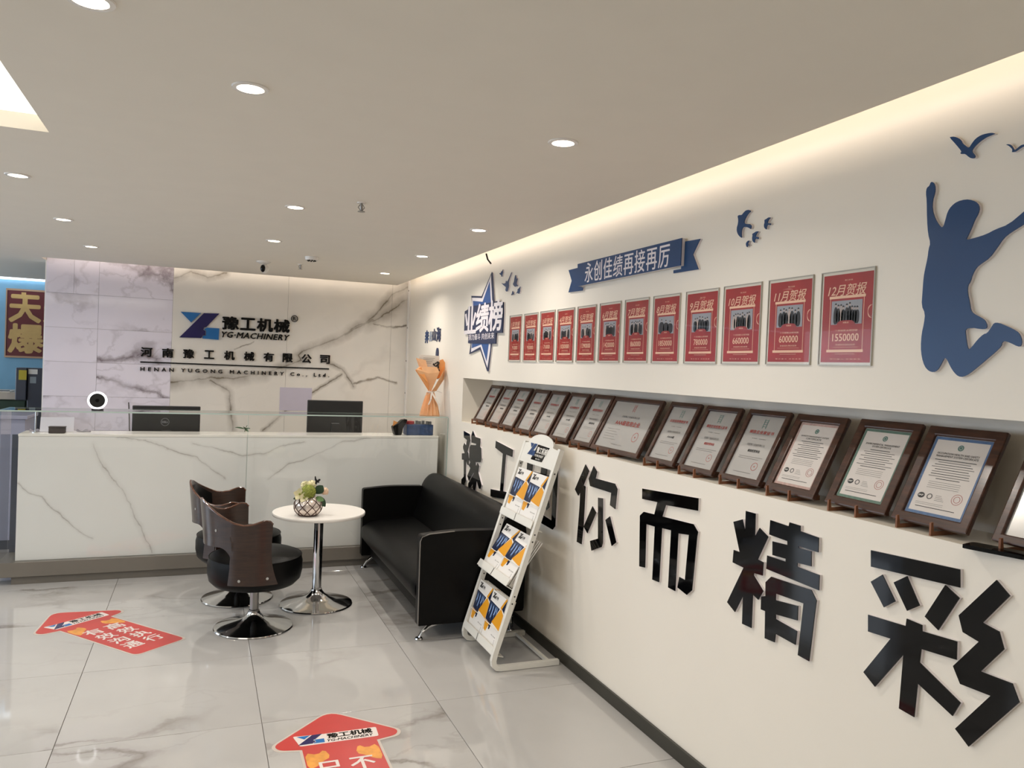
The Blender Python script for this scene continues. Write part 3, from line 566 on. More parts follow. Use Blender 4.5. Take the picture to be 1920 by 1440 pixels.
def monitor(xc, w, ztop, lab, logo):
    t = thing('monitor', (xc, 6.62, .746), lab, 'monitor', 'monitors behind the desk')
    z0 = ztop - .31
    obj('back_shell', bx(xc - w / 2, xc + w / 2, 6.6, 6.625, z0, ztop, .006, 2), pm('black plastic', (26, 26, 27), .4), t)
    obj('screen', bx(xc - w / 2 + .01, xc + w / 2 - .01, 6.6255, 6.628, z0 + .015, ztop - .01), BLACKG, t)
    obj('stand_neck', bx(xc - .035, xc + .035, 6.575, 6.599, .765, z0 + .12, .003), pm('black plastic', (26, 26, 27), .4), t)
    obj('stand_foot', bx(xc - .11, xc + .11, 6.50, 6.70, .746, .764, .006, 2), pm('black plastic', (26, 26, 27), .4), t)
    if logo:
        F = Fr((xc - .01, 6.5995, ztop - .125), (1, 0, 0), (0, 0, 1)); b = bmesh.new()
        sheet(b, F, circ(0, 0, .030, 32), .0015, [circ(0, 0, .0275, 32)]); textbm(b, F, 'DELL', -.021, -.007, .021, .007, .0015, bold=.04)
        obj('maker_badge', b, pm('grey badge', (150, 152, 154), .4), t)
monitor(-.25, .487, 1.213, 'black monitor back with a round maker badge, left end of the desk', True)
monitor(1.05, .462, 1.285, 'taller black monitor back at the right half of the desk', False)
# camera puck with a white light ring on the glass top
t = thing('ring_camera', (-.687, 6.2, 1.196), 'round black web camera with glowing white ring on the glass top', 'web camera')
RF_ = Fr((-.687, 6.19, 1.268), (1, 0, 0), (0, .0, 1))
b = bmesh.new(); prism(b, RF_, circ(0, 0, .063, 40), 0, .012, [circ(0, 0, .050, 40)]); obj('light_ring', b, emis('ring lamp', (250, 250, 255), 1.6), t)
b = bmesh.new(); prism(b, RF_, circ(0, 0, .0495, 40), -.014, .010); obj('camera_face', b, pm('matt black', (14, 16, 16), .35), t)
obj('foot', bx(-.722, -.647, 6.172, 6.22, 1.1965, 1.205 + .002, .002), BLACKG, t)
obj('lens', pr(RF_, circ(0, 0, .012, 20), .0105, .0125), BLACKG, t)
# things on the counter, inside the glass
t = thing('acrylic_sign_stand', (-.95, 6.33, 1.032), 'frosted slanted acrylic stand at the left end of the counter', 'sign stand')
F = Fr((-.95, 6.30, 1.032), (1, 0, 0), (0, .25, 1))
obj('plate', pr(F, [(-.105, 0), (.105, 0), (.105, .107), (-.105, .105)], 0, .004), pm('frosted acrylic', (214, 212, 222), .3), t); obj('base', bx(-.05, .05, 0, 0, 0, 0) if False else bx(-1.04, -.86, 6.303, 6.36, 1.0315, 1.036), pm('frosted acrylic', (214, 212, 222), .3), t)
t = thing('dark_box', (-.93, 6.22, 1.032), 'small dark brown box in front of the frosted stand', 'box')
obj('box_body', bx(-.985, -.885, 6.19, 6.25, 1.0315, 1.072, .004, 2), pm('dark brown card', (58, 48, 46), .6), t); obj('lid', bx(-.988, -.882, 6.187, 6.253, 1.0725, 1.078, .002), pm('dark brown card', (58, 48, 46), .6), t)
GR = pm('grey foam', (140, 136, 144), .7)
for x0, x1, y, lab in ((-1.12, -1.05, 6.33, 'crumpled grey cloth left of the frosted stand'), (-.83, -.74, 6.34, 'crumpled grey cloth right of the frosted stand')):
    b = bmesh.new(); bmesh.ops.create_grid(b, x_segments=8, y_segments=4, size=.5)
    for v in b.verts: v.co = Vector(((x0 + x1) / 2 + v.co.x * (x1 - x0), y + v.co.y * .05, 1.034 + .018 * (math.sin(v.co.x * 9) * .5 + .5) * (1 - abs(v.co.y) * 1.6)))
    o = obj('cloth', b, GR, None, True, label=lab, cat='cloth'); s = o.modifiers.new('s', 'SOLIDIFY'); s.thickness = .002
t = thing('potted_sprout', (.33, 6.62, .746), 'small green seedling showing above the counter', 'plant')
b = bmesh.new(); lathe(b, [(.03, .746), (.04, .82), (.036, .82), (.028, .76), (0, .76)], (.33, 6.62, 0), 16, cap=False); obj('pot', b, WHITEP, t, True)
b = bmesh.new(); tube(b, [(.33, 6.62, .77), (.33, 6.62, .95), (.335, 6.62, 1.04)], .003, 6); obj('stem', b, pm('leaf green', (52, 84, 50), .5), t)
def leaf(bm, p, d, n, L, W, droop=.2):
    p = Vector(p); d = Vector(d).normalized(); n = Vector(n).normalized(); s = d.cross(n).normalized(); prev = None
    for i in range(7):
        a = i / 6; w = W * sin(pi * min(1, a * .97 + .02)) ** .8; c = p + d * (L * a) - n * (droop * L * a * a)
        row = [bm.verts.new(c - s * w + n * .12 * w), bm.verts.new(c), bm.verts.new(c + s * w + n * .12 * w)]
        if prev:
            for k in (0, 1): bm.faces.new((prev[k], prev[k + 1], row[k + 1], row[k]))
        prev = row
for d, L in (((-1, 0, .35), .085), ((.3, -.4, .8), .05), ((.6, .2, .2), .045), ((-.2, -.6, .5), .05), ((.5, -.4, -.3), .04)):
    b = bmesh.new(); leaf(b, (.335, 6.62, 1.035), d, (0, -.5, 1), L, .011); obj('leaf', b, pm('leaf green', (52, 84, 50), .5), t, True)
t = thing('blue_gift_box', (1.70, 6.28, 1.032), 'blue patterned box with small items on it, under the bouquet', 'box')
BL = pm('blue pattern card', (44, 66, 104), .5, var=.35, vscale=45)
obj('box_body', bx(1.575, 1.80, 6.22, 6.34, 1.0315, 1.118, .003), BL, t); 
for i, (x, h) in enumerate(((1.67, .03), (1.695, .026), (1.725, .03), (1.76, .026), (1.785, .024))): obj('bottle_top', bx(x - .009, x + .009, 6.26, 6.29, 1.1185, 1.1185 + h), pm('smoke grey', (112, 112, 110), .4), t)
b = bmesh.new(); lathe(b, [(0, 1.119), (.034, 1.119), (.036, 1.13), (.034, 1.144), (0, 1.148)], (1.615, 6.28, 0), 24, cap=False)
obj('red_tin', b, pm('red tin', (176, 62, 62), .4), None, True, label='round red tin lying on the blue box', cat='tin')
b = bmesh.new()
prism(b, Fr((0, 6.25, 0), (1, 0, 0), (0, 0, 1)), rounded([(1.475, 1.032), (1.455, 1.10), (1.50, 1.125), (1.535, 1.158), (1.575, 1.162), (1.568, 1.135), (1.54, 1.09), (1.53, 1.032)], .01), -.03, .04)
obj('black_bag', b, BLACKL, None, label='small black bag leaning on the blue box', cat='bag')
b = bmesh.new(); prism(b, Fr((0, 6.23, 0), (1, 0, 0), (0, 0, 1)), [(1.458, 1.105), (1.463, 1.15), (1.498, 1.135)], 0, .012)
obj('paper_tag', b, pm('orange card', (222, 150, 80), .6), None, label='orange paper corner behind the black bag', cat='paper')
bc = bmesh.new(); tube(bc, [(-.60, 7.61, 1.18), (-.59, 7.60, 1.05), (-.585, 7.58, .95), (-.57, 7.55, .86), (-.57, 7.5, .0)], .005, 6)
obj('power_cable', bc, pm('cable grey', (90, 86, 84), .5), None, label='thin dark cable hanging on the marble tiles', cat='cable')

# ------------------------------------------------------------------ signs on the marble wall
t = thing('logo_emblem', (-.02, YB, 1.78), 'blue and dark blue angular letter emblem on the marble wall', 'logo')
DB = pm('deep blue acrylic', (24, 16, 84), .25, var=0); LB = pm('azure acrylic', (28, 108, 176), .25, var=0)
for nm, pl_, m_ in (('triangle', LOGO[0], LB), ('diagonal_bar', LOGO[1], DB), ('corner_block', LOGO[2], LB)): obj(nm, pr(BACK, [(p[0], p[1]) for p in pl_], .001, .016), m_, t)
def row(nm, s, u0, v0, u1, v1, cw, lab, bold=.05, cat='lettering'):
    t = thing(nm, BACK((u0 + u1) / 2, v0, 0), lab, cat)
    n = len(s)
    for i, ch in enumerate(s):
        a = u0 + (u1 - u0 - cw) * i / (n - 1); h = v1 - v0; k = .92 if ch == '工' else 1
        b = bmesh.new(); textbm(b, BACK, ch, a + cw * (1 - k) / 2, v0 + h * (1 - k) / 2, a + cw * (1 + k) / 2, v1 - h * (1 - k) / 2, .002, bold=bold, depth=.014)
        obj('character', b, BLACKG, t)
    return t
row('sign_lettering', '豫工机械', .158, 1.872, .752, 1.99, .138, 'bold black four-character name beside the blue emblem', .05)
row('sign_lettering', '河南豫工机械有限公司', -.515, 1.592, 1.14, 1.672, .088, 'row of ten spaced black characters above the thin line', .045)
letters('sign_lettering', BACK, 'YG·MACHINERY', .153, 1.797, .757, 1.85, .004, BLACKG, 'slanted black Latin name under the four bold characters', 'lettering', bold=.03, depth=.012, slant=.25, sp=1.1)
letters('sign_lettering', BACK, 'HENAN YUGONG MACHINERY Co., Ltd.', -.515, 1.458, 1.14, 1.497, .004, BLACKG, 'small black Latin company line under the thin rule', 'lettering', bold=.02, depth=.012, sp=1.75)
t = thing('registered_mark', BACK(.797, 1.97, 0), 'small ringed R mark at the upper right of the name', 'symbol')
obj('ring', pr(BACK, circ(.797, 2.008, .032, 32), .002, .014, [circ(.797, 2.008, .0265, 32)]), BLACKG, t)
text('letter', BACK, 'R', .784, 1.992, .811, 2.025, .004, BLACKG, t, bold=.01, depth=.01)
obj('sign_rule', bx(-.518, 1.137, YB - .014, YB - .002, 1.536, 1.547), BLACKG, None, label='thin black horizontal bar between the two text rows', cat='bar')
obj('pale_sheet', bx(.687, .985, YB - .003, YB - .001, 1.13, 1.35), pm('pale lilac sheet', (206, 200, 216), .3), None, label='pale lilac sheet on the marble behind the monitors', cat='sheet')
# ------------------------------------------------------------------ slogan on the right wall
def mir(poly): return [(-p[0], p[1]) for p in poly]
SL = [('yu', 'jagged black character 豫 farthest along the wall, partly behind the sofa back'), ('gong', 'black I-shaped character 工 behind the brochure rack'), ('yin', 'black boxed character 因 mostly hidden by the rack header'),
      ('ni', 'black character 你, first one right of the rack'), ('er', 'black comb-like character 而 in the middle of the slogan'), ('jing', 'dense black character 精, second from the right edge'), ('cai', 'largest black character 彩 at the lower right')]
for k, lab in SL:
    polys = LET[k]; ys = [p[0] for q in polys for p in q]; zs_ = [p[1] for q in polys for p in q]
    t = thing('wall_character', (XW, (min(ys) + max(ys)) / 2, min(zs_)), lab, 'character', 'black slogan characters on the right wall')
    b1, b2 = bmesh.new(), bmesh.new(); extra = LET.get(k + '_in', [])
    for i, q in enumerate(polys + extra):
        h = [mir(LET[k + '_hole'][0])] if (k + '_hole' in LET and i == 0) else []
        prism(b1, WALL, mir(q), .0, .0098, h); prism(b2, WALL, mir(q), .010, .013, h)
    obj('backing', b1, ACRYL, t); obj('face', b2, BLACKG, t)

# ------------------------------------------------------------------ blue cut-outs
def cutout(nm, poly, lab, cat, th=.012, group=None, mat=None):
    ys = [p[0] for p in poly]; t = thing(nm, (XW, (min(ys) + max(ys)) / 2, min(p[1] for p in poly)), lab, cat, group)
    obj('backing', pr(WALL, mir(poly), .0, th - .003), ACRYL, t); obj('face', pr(WALL, mir(poly), th - .0028, th), mat or BLUEA, t)
    return t
def smooth(poly, it=2):
    for _ in range(it):
        o = []
        for i in range(len(poly)):
            a, b = poly[i], poly[(i + 1) % len(poly)]
            o += [(a[0] * .75 + b[0] * .25, a[1] * .75 + b[1] * .25), (a[0] * .25 + b[0] * .75, a[1] * .25 + b[1] * .75)]
        poly = o
    return poly
cutout('jumping_figure', smooth(MAN, 1), 'big blue silhouette of a leaping figure with raised arms', 'wall figure', .0125)
BLAB = ['large blue gull above the leaping figure', 'small dark gull cut by the right photo edge', 'big blue swallow right of the banner', 'small blue swallow at the right of its flock', 'small blue swallow below the big one', 'tiniest blue swallow under the flock right of the banner',
        'tiny blue bird at the upper left beside the star', 'long-winged blue bird beside the star badge', 'blue bird right of the long-winged one', 'small blue bird at the lower right of the star flock', 'tiniest blue bird below the star flock']
for q, lab in zip(BIRDS, BLAB): cutout('wall_bird', smooth(q, 1), lab, 'bird cut-out', .012, 'blue bird cut-outs on the right wall')
# star badge
t = thing('star_badge', (XW, STAR[0][0][0], min(p[1] for p in STAR[0])), 'blue and white star badge with big white characters', 'sign')
OFFW = pm('off white print', (226, 220, 222), .5, var=0)
STB = pm('badge blue', (44, 82, 140), .45, var=.03); DKN = pm('badge outline', (36, 48, 80), .45, var=.02)
obj('backing', pr(WALL, mir(STAR[0]), .0008, .007), ACRYL, t); obj('outline_plate', pr(WALL, mir(STAR[0]), .0072, .0095), DKN, t)
obj('white_star', pr(WALL, mir(STAR[1]), .0097, .0105), OFFW, t); obj('blue_star', pr(WALL, mir(STAR[2]), .0107, .0115), STB, t)
b = bmesh.new(); prism(b, WALL, mir(STAR[3]), .0117, .016); prism(b, WALL, mir(STAR[4]), .0117, .0156); obj('text_plate', b, DKN, t)
def bbox(q): return (min(-p[0] for p in q), min(p[1] for p in q), max(-p[0] for p in q), max(p[1] for p in q))
u0, v0, u1, v1 = bbox(STAR[5]); b = bmesh.new()
for i, ch in enumerate('业绩榜'):
    a = u0 + (u1 - u0) * i / 3; textbm(b, WALL, ch, a + .006, v0 + .004 + .002 * i, a + (u1 - u0) / 3 - .002, v1 - .012 + .006 * i, .0165, bold=.04)
obj('lettering', b, OFFW, t)
u0, v0, u1, v1 = bbox(STAR[6]); b = bmesh.new(); textbm(b, WALL, '努力奋斗 共创未来', u0 + .004, v0 + .012, u1 - .004, v1 - .006, .0162, bold=.015); obj('lettering', b, OFFW, t)
# banner ribbon
t = thing('ribbon_banner', (XW, RIB[0][0][0], min(p[1] for p in RIB[0])), 'blue ribbon banner with eight white characters', 'sign')
obj('backing', pr(WALL, mir(RIB[0]), .0125, .026), ACRYL, t); obj('front_plate', pr(WALL, mir(RIB[0]), .0262, .030), BLUEA, t)
for q in RIB[1:3]:
    obj('tail_backing', pr(WALL, mir(q), 0, .009), ACRYL, t); obj('tail', pr(WALL, mir(q), .0092, .012), BLUEA, t)
u0, v0, u1, v1 = bbox(RIB[3])
zc = (sum(p[1] for p in RIB[0]) / 4); b = bmesh.new()
textbm(b, WALL, '永创佳绩再接再厉', u0, zc - .052, u1, zc + .052, .0305, bold=.018, sp=1.12); obj('lettering', b, OFFW, t)
# wall lettering near the corner
t = thing('wall_lettering', (XW, 6.7, 1.82), 'small black and grey characters near the corner above the bouquet', 'lettering')
for ch, y, s, m_, dz in (('奔', 6.86, .12, NAVY, 0), ('赴', 6.73, .09, pm('pale grey paint', (150, 158, 170), .6), .0), ('山', 6.62, .11, DKN, .01), ('海', 6.48, .13, DKN, .01)):
    b = bmesh.new(); textbm(b, WALL, ch, -y - s * .46, 1.875 - s * .46 + dz, -y + s * .46, 1.875 + s * .46 + dz, .002, bold=.05, depth=.004); obj('character', b, m_, t)
obj('wall_dot', pr(WALL, smooth([(-6.49 + a, 1.715 + c) for a, c in ((-.03, .03), (0, .06), (.03, .02), (.025, -.03), (-.01, -.045), (-.035, -.02))], 1), 0, .012), DKN, None, label='small dark blue shape stuck above the bouquet', cat='decoration')

# ------------------------------------------------------------------ twelve monthly posters
RED = pm('poster red', (156, 36, 30), .35, var=.16, vscale=9); CREAM = pm('poster cream', (232, 190, 160), .5, var=.05); HOLD = pm('poster rim', (214, 208, 194), .25, var=0)
CLEAR = glassmat('poster film', (.995, .995, .995, 1), 0, .35); PHOTO = pm('grey photo', (150, 152, 158), .5, var=.05); DKP = pm('photo dark', (38, 37, 40), .5, var=.2, vscale=60); SKIN = pm('photo light', (176, 160, 152), .5, var=.1)
NUM = ['910000', '950000', '710000', '1030000', '1390000', '1420000', '860000', '1850000', '780000', '660000', '600000', '1550000']
PEO = [5, 7, 6, 5, 4, 7, 8, 3, 6, 8, 7, 9]
ORD = ['first', 'second', 'third', 'fourth', 'fifth', 'sixth', 'seventh', 'eighth', 'ninth', 'tenth', 'eleventh', 'twelfth']
for i, (ya, yb) in enumerate(POST):
    W_ = ya - yb; H_ = .304; rr = random.Random(i)
    F = Fr((XW, ya, 1.657 + rr.uniform(-.001, .001)), (0, -1, 0), (0, 0, 1))
    t = thing('poster', F(W_ / 2, 0, 0), 'red monthly award poster reading %d月, %s from the star badge, figure %s' % (i + 1, ORD[i], NUM[i]), 'poster', 'red monthly posters on the right wall')
    obj('holder', pr(F, rect(0, 0, W_, H_), .0005, .003), HOLD, t)
    obj('holder_rim', pr(F, rect(0, 0, W_, H_), .0032, .007, [rect(.003, .003, W_ - .003, H_ - .003)]), pm('rim grey', (176, 172, 162), .2), t)
    a0, a1, c0, c1 = .010, W_ - .007, .010, H_ - .012
    obj('sheet', pr(F, rect(a0, c0, a1, c1), .0031, .0036), RED, t)
    w = a1 - a0; h = c1 - c0
    X = lambda f: a0 + w * f
    Y = lambda f: c0 + h * f
    b = bmesh.new(); textbm(b, F, '%d月贺报' % (i + 1), X(.10), Y(.755), X(.88), Y(.885), .0041, bold=.012, slant=.25)
    textbm(b, F, NUM[i], X(.5 - .038 * len(NUM[i])), Y(.24), X(.5 + .038 * len(NUM[i])), Y(.325), .0041, bold=.02)
    textbm(b, F, '个月销售业绩突破', X(.28), Y(.35), X(.74), Y(.372), .0041); textbm(b, F, '恭喜团队再创佳绩', X(.30), Y(.19), X(.70), Y(.21), .0041)
    textbm(b, F, '努力奋斗 共创未来', X(.2), Y(.03), X(.82), Y(.045), .0041, sp=1.5); textbm(b, F, '豫工机械', X(.44), Y(.92), X(.6), Y(.938), .0041)
    rule(b, F, X(.24), Y(.17), X(.76), Y(.1725), .0041); rule(b, F, X(.3), Y(.094), X(.7), Y(.0975), .0041)
    arc = [(X(1.0), Y(.50))] + [(X(1.0) - .016 * cos(q), Y(.56) + .02 * sin(q)) for q in [(-pi / 2 + pi * k / 12) for k in range(13)]]
    for p, q in zip(arc[1:-1], arc[2:]): rule(b, F, min(p[0], q[0]) - .0005, min(p[1], q[1]), max(p[0], q[0]) + .0005, max(p[1], q[1]), .0041)
    obj('lettering', b, CREAM, t)
    b = bmesh.new(); prism(b, F, rect(X(.14), Y(.725), X(.87), Y(.755)), .0037, .0045); prism(b, F, rect(X(.12), Y(.115), X(.86), Y(.145)), .0037, .0045)
    rule(b, F, X(.155), Y(.145), X(.165), Y(.725), .004); rule(b, F, X(.835), Y(.145), X(.845), Y(.725), .004); obj('scroll_rods', b, CREAM, t)
    obj('photo', pr(F, rect(X(.19), Y(.43), X(.81), Y(.70)), .0037, .0041), PHOTO, t)
    b, b3 = bmesh.new(), bmesh.new(); n = PEO[i]
    for k in range(n):
        u = X(.25 + .5 * (k + .5) / n + rr.uniform(-.01, .01)); tp = Y(.60 + rr.uniform(0, .05)); wd = w * .27 / n + .002
        sheet(b if rr.random() < .75 else b3, F, smooth([(u - wd, Y(.435)), (u + wd, Y(.435)), (u + wd * 1.15, Y(.55)), (u + wd * .6, tp - .004), (u - wd * .6, tp - .004), (u - wd * 1.15, Y(.55))], 1), .0043)
        sheet(b3, F, circ(u, tp + .001, .0042, 10, .0055), .0044); sheet(b, F, [(u + .0045 * cos(q), tp + .003 + .0055 * sin(q)) for q in [pi * j / 6 for j in range(7)]], .0046)
    obj('people_print', b, DKP, t); obj('people_print', b3, SKIN, t)
    b = bmesh.new(); sheet(b, F, smooth([(X(.3), Y(.42)), (X(.7), Y(.42)), (X(.66), Y(.46)), (X(.6), Y(.475)), (X(.4), Y(.475)), (X(.34), Y(.46))], 1), .0048); obj('name_plate', b, RED, t)
    b = bmesh.new(); textbm(b, F, '销售部', X(.44), Y(.44), X(.56), Y(.46), .005); obj('lettering', b, CREAM, t)
    obj('cover_film', bx(0, 0, 0, 0, 0, 0) if False else pr(F, rect(.0035, .0035, W_ - .0035, H_ - .0035), .0058, .0062), CLEAR, t)

# ------------------------------------------------------------------ certificates standing in the niche
CY = [(5.592, 5.345), (5.291, 5.045), (5.030, 4.785), (4.739, 4.494), (4.475, 4.228), (4.198, 3.952), (3.908, 3.664), (3.660, 3.181), (3.124, 2.877), (2.842, 2.596), (2.558, 2.311), (2.283, 2.034), (1.985, 1.736), (1.718, 1.466), (1.40, 1.15)]
SILV = pm('silver plate', (188, 186, 182), .22, 0.35, var=.02); CPAP = pm('certificate paper', (214, 206, 198), .5, var=.03)
EASEL = wood('easel wood', (120, 76, 50), (150, 100, 68), .5, (2, 10, 2), 0)
TIT = ['质量服务诚信单位', '重质量守信用单位', '诚信经营示范单位', '诚信供应商证书', '资信等级证书', '企业诚信证书', '诚信经营示范单位证书', '', '企业信用等级证书', '诚信企业经理人证书', '诚信企业家证书']
CLAB = ['farthest framed silver certificate in the niche', 'second framed silver certificate from the far end of the niche', 'third framed silver certificate from the far end', 'fourth framed silver certificate from the far end',
        'fifth framed certificate from the far end, above the rack', 'sixth framed certificate from the far end, just above the rack header', 'narrow silver certificate left of the wide one', 'wide framed silver certificate reading AAA级信用企业',
        'silver certificate right of the wide one', 'silver certificate with a red subtitle, second right of the wide one', 'silver certificate beside the pinkish paper one', 'pinkish paper quality certificate in a brown frame',
        'green-bordered environmental certificate in a brown frame', 'blue-bordered safety certificate in a brown frame', 'last framed silver certificate cut by the right photo edge']
TILT = (.147, .277)
for i, (ya, yb) in enumerate(CY):
    W_ = ya - yb - .004; H_ = .314; rr = random.Random(40 + i); z0 = 1.206 + rr.uniform(-.002, .002)
    F = Fr((XW + .029, ya, z0), (0, -1, 0), (TILT[0], 0, TILT[1]))
    t = thing('certificate', F(W_ / 2, 0, -.01), CLAB[i], 'certificate', 'framed certificates in the niche')
    fw = .024 if i < 11 or i == 14 else .03
    b = bmesh.new(); prism(b, F, rect(0, 0, W_, H_), -.016, .0, [rect(fw, fw, W_ - fw, H_ - fw)]); 
    fr_ = obj('frame', b, FRAMEW, t); bv = fr_.modifiers.new('b', 'BEVEL'); bv.width = .004; bv.segments = 2; bv.limit_method = 'ANGLE'
    obj('back_board', pr(F, rect(.004, .004, W_ - .004, H_ - .004), -.019, -.0165), FRAMEW, t)
    metal = i < 11 or i == 14
    a0, a1, c0, c1 = fw + .0005, W_ - fw - .0005, fw + .0005, H_ - fw - .0005
    obj('plate' if metal else 'paper', pr(F, rect(a0, c0, a1, c1), -.016, -.0085), SILV if metal else CPAP, t)
    w = a1 - a0; h = c1 - c0; X = lambda f: a0 + w * f
    Y = lambda f: c0 + h * f
    dk, rd, tl, gy = bmesh.new(), bmesh.new(), bmesh.new(), bmesh.new(); q = -.0080
    if metal:
        em = rd if i == 7 else tl
        eu, ev, es = X(.5), Y(.875), .0135
        for s_ in (-1, 1): rule(em, F, eu + s_ * es * .7 - .0015, ev - es * 1.5, eu + s_ * es * .7 + .0015, ev + es * 1.5, q)
        for v_ in (-.9, -.2, .6, 1.2): rule(em, F, eu - es * .7, ev + v_ * es - .001, eu + es * .7, ev + v_ * es + .001, q)
        if i == 7:
            textbm(dk, F, '河南豫工机械有限公司', X(.30), Y(.665), X(.70), Y(.71), q); textbm(rd, F, 'AAA级信用企业', X(.22), Y(.50), X(.78), Y(.60), q, bold=.035)
            for k in range(5): rule(gy, F, X(.1), Y(.40 - k * .055), X(.1) + w * (.3 - .05 * (k % 2)), Y(.407 - k * .055), q)
            sx, sy, sr = X(.8), Y(.30), .026
            textbm(gy, F, '中国诚信企业认证中心', X(.35), Y(.08), X(.62), Y(.10), q)
        elif i == 14:
            textbm(gy, F, '证书编号 2023000000', X(.12), Y(.55), X(.7), Y(.575), q); textbm(gy, F, '有效期限 2024年10月', X(.12), Y(.42), X(.6), Y(.445), q); textbm(dk, F, '中国信用', X(.45), Y(.08), X(.8), Y(.15), q, slant=.3)
            sx = None
        else:
            textbm(rd, F, TIT[i], X(.14 if i > 6 else .2), Y(.71), X(.86 if i > 6 else .8), Y(.762), q, bold=.035); rule(dk, F, X(.24), Y(.70), X(.74), Y(.704), q)
            textbm(dk, F, '证书编号 ：YG20230907', X(.3), Y(.62), X(.72), Y(.635), q); textbm(gy, F, '河南豫工机械有限公司', X(.24), Y(.505), X(.76), Y(.545), q, bold=.015)
            textbm(dk if i != 9 else rd, F, ('AAA级' if i in (4, 5, 8) else '诚信经营单位'), X(.34 if i > 7 else .36), Y(.405), X(.62 if i in (4, 5, 8) else .7), Y(.45), q, bold=.035)
            for k, ln in enumerate((.7, .6)): rule(gy, F, X(.16), Y(.325 - k * .03), X(.16 + ln), Y(.332 - k * .03), q)
            rule(gy, F, X(.2), Y(.07), X(.72), Y(.078), q); sx, sy, sr = X(.74), Y(.19), .017
        if sx:
            sheet(rd, F, circ(sx, sy, sr, 28), q, [circ(sx, sy, sr * .9, 28)]); sheet(rd, F, [(sx + sr * (.28 if k % 2 else .12) * cos(pi / 2 + k * pi / 5), sy + sr * (.28 if k % 2 else .12) * sin(pi / 2 + k * pi / 5)) for k in range(10)], q)
    else:
        nm = {11: ('QUALITY MANAGEMENT SYSTEM', 'CERTIFICATE'), 12: ('ENVIRONMENTAL MANAGEMENT', 'SYSTEM CERTIFICATE'), 13: ('OCCUPATION HEALTH AND SAFETY', 'MANAGEMENT SYSTEM CERTIFICATE')}[i]
        bc_ = {11: (190, 160, 150), 12: (96, 122, 108), 13: (86, 112, 148)}[i]
        obj('paper_border', pr(F, rect(a0 + .001, c0 + .001, a1 - .001, c1 - .001), -.0084, -.0082, [rect(X(.05), Y(.04), X(.95), Y(.96))]), pm('border %d' % i, bc_, .5, var=.15, vscale=90), t)
        sheet(tl, F, circ(X(.5), Y(.875), .0095, 20), q, [circ(X(.5), Y(.875), .006, 20)]); rule(tl, F, X(.5) - .004, Y(.86), X(.5) + .004, Y(.892), q)
        textbm(dk, F, nm[0], X(.14), Y(.775), X(.86), Y(.80), q, bold=.02); textbm(dk, F, nm[1], X(.3 if i < 13 else .14), Y(.74), X(.7 if i < 13 else .86), Y(.765), q, bold=.02)
        for k in range(9):
            ln = rr.uniform(.4, .75); rule(dk if k % 2 == 0 else gy, F, X(.5 - ln / 2), Y(.70 - k * .03), X(.5 + ln / 2), Y(.708 - k * .03), q)
        for k in range(4): rule(gy, F, X(.2), Y(.42 - k * .025), X(.75), Y(.424 - k * .025), q)
        sheet(dk, F, circ(X(.17), Y(.235), .0115, 24, .009), q); sheet(gy, F, circ(X(.32), Y(.235), .0095, 24, .009), q, [circ(X(.32), Y(.235), .006, 20)])
        for k in range(4): rule(gy, F, X(.42), Y(.255 - k * .02), X(.42 + .1 + .02 * k), Y(.259 - k * .02), q)
        for r_ in (.0165, .010): sheet(rd, F, circ(X(.78), Y(.25), r_, 28), q, [circ(X(.78), Y(.25), r_ - .0012, 28)])
        rule(dk, F, X(.14), Y(.095), X(.82), Y(.103), q)
        for k in range(2): rule(gy, F, X(.12), Y(.15 - k * .02), X(.6), Y(.153 - k * .02), q)
        b = bmesh.new(); textbm(b, F, 'IAF', X(.13), Y(.226), X(.21), Y(.246), q + .0004, bold=.03); obj('lettering', b, PAPER, t)
    for nm_, bb, m_ in (('dark_print', dk, INK), ('red_print', rd, REDINK), ('seal_print', tl, TEAL), ('fine_print', gy, INKG)):
        if len(bb.faces): obj(nm_, bb, m_, t, kind='stuff')
        else: bb.free()
    # small wooden display stand under each frame
    s = thing('display_stand', (XW + .10, (ya + yb) / 2, 1.184), 'small wooden stand under the %s' % CLAB[i].replace(' cut by the right photo edge', '').replace(' in a brown frame', '').replace(' reading AAA级信用企业', '').replace(' with a red subtitle', '').replace(', above the rack', '').replace(', just above the rack header', ''), 'display stand', 'wooden stands under the certificates')
    for f in ((.16, .62) if W_ < .4 else (.25, .5)):
        y = ya - W_ * f; b = bmesh.new()
        prism(b, Fr((0, y, 0), (1, 0, 0), (0, 0, 1)), [(XW + .010, 1.1835), (XW + .15, 1.1835), (XW + .15, 1.20), (XW + .036, 1.194), (XW + .022, 1.194), (XW + .018, 1.221), (XW + .010, 1.219)], -.003, .003); obj('side_rail', b, EASEL, s)
    obj('crossbar', bx(XW + .115, XW + .128, ya - W_ * .7, ya - W_ * .1, 1.2005, 1.208), EASEL, s)
t = thing('mobile_phone', (XW - .0, 1.37, 1.184), 'black phone lying on the niche sill at the right edge', 'phone')
F = Fr((XW + .005, 1.36, 1.1843), (.25, -.97, 0), (.97, .25, 0)); F.w = Vector((0, 0, 1))
obj('body', pr(F, rounded(rect(-.075, -.034, .075, .034), .012), 0, .009), BLACKG, t); obj('screen', pr(F, rounded(rect(-.071, -.031, .071, .031), .01), .0092, .0098), BLACKG, t)
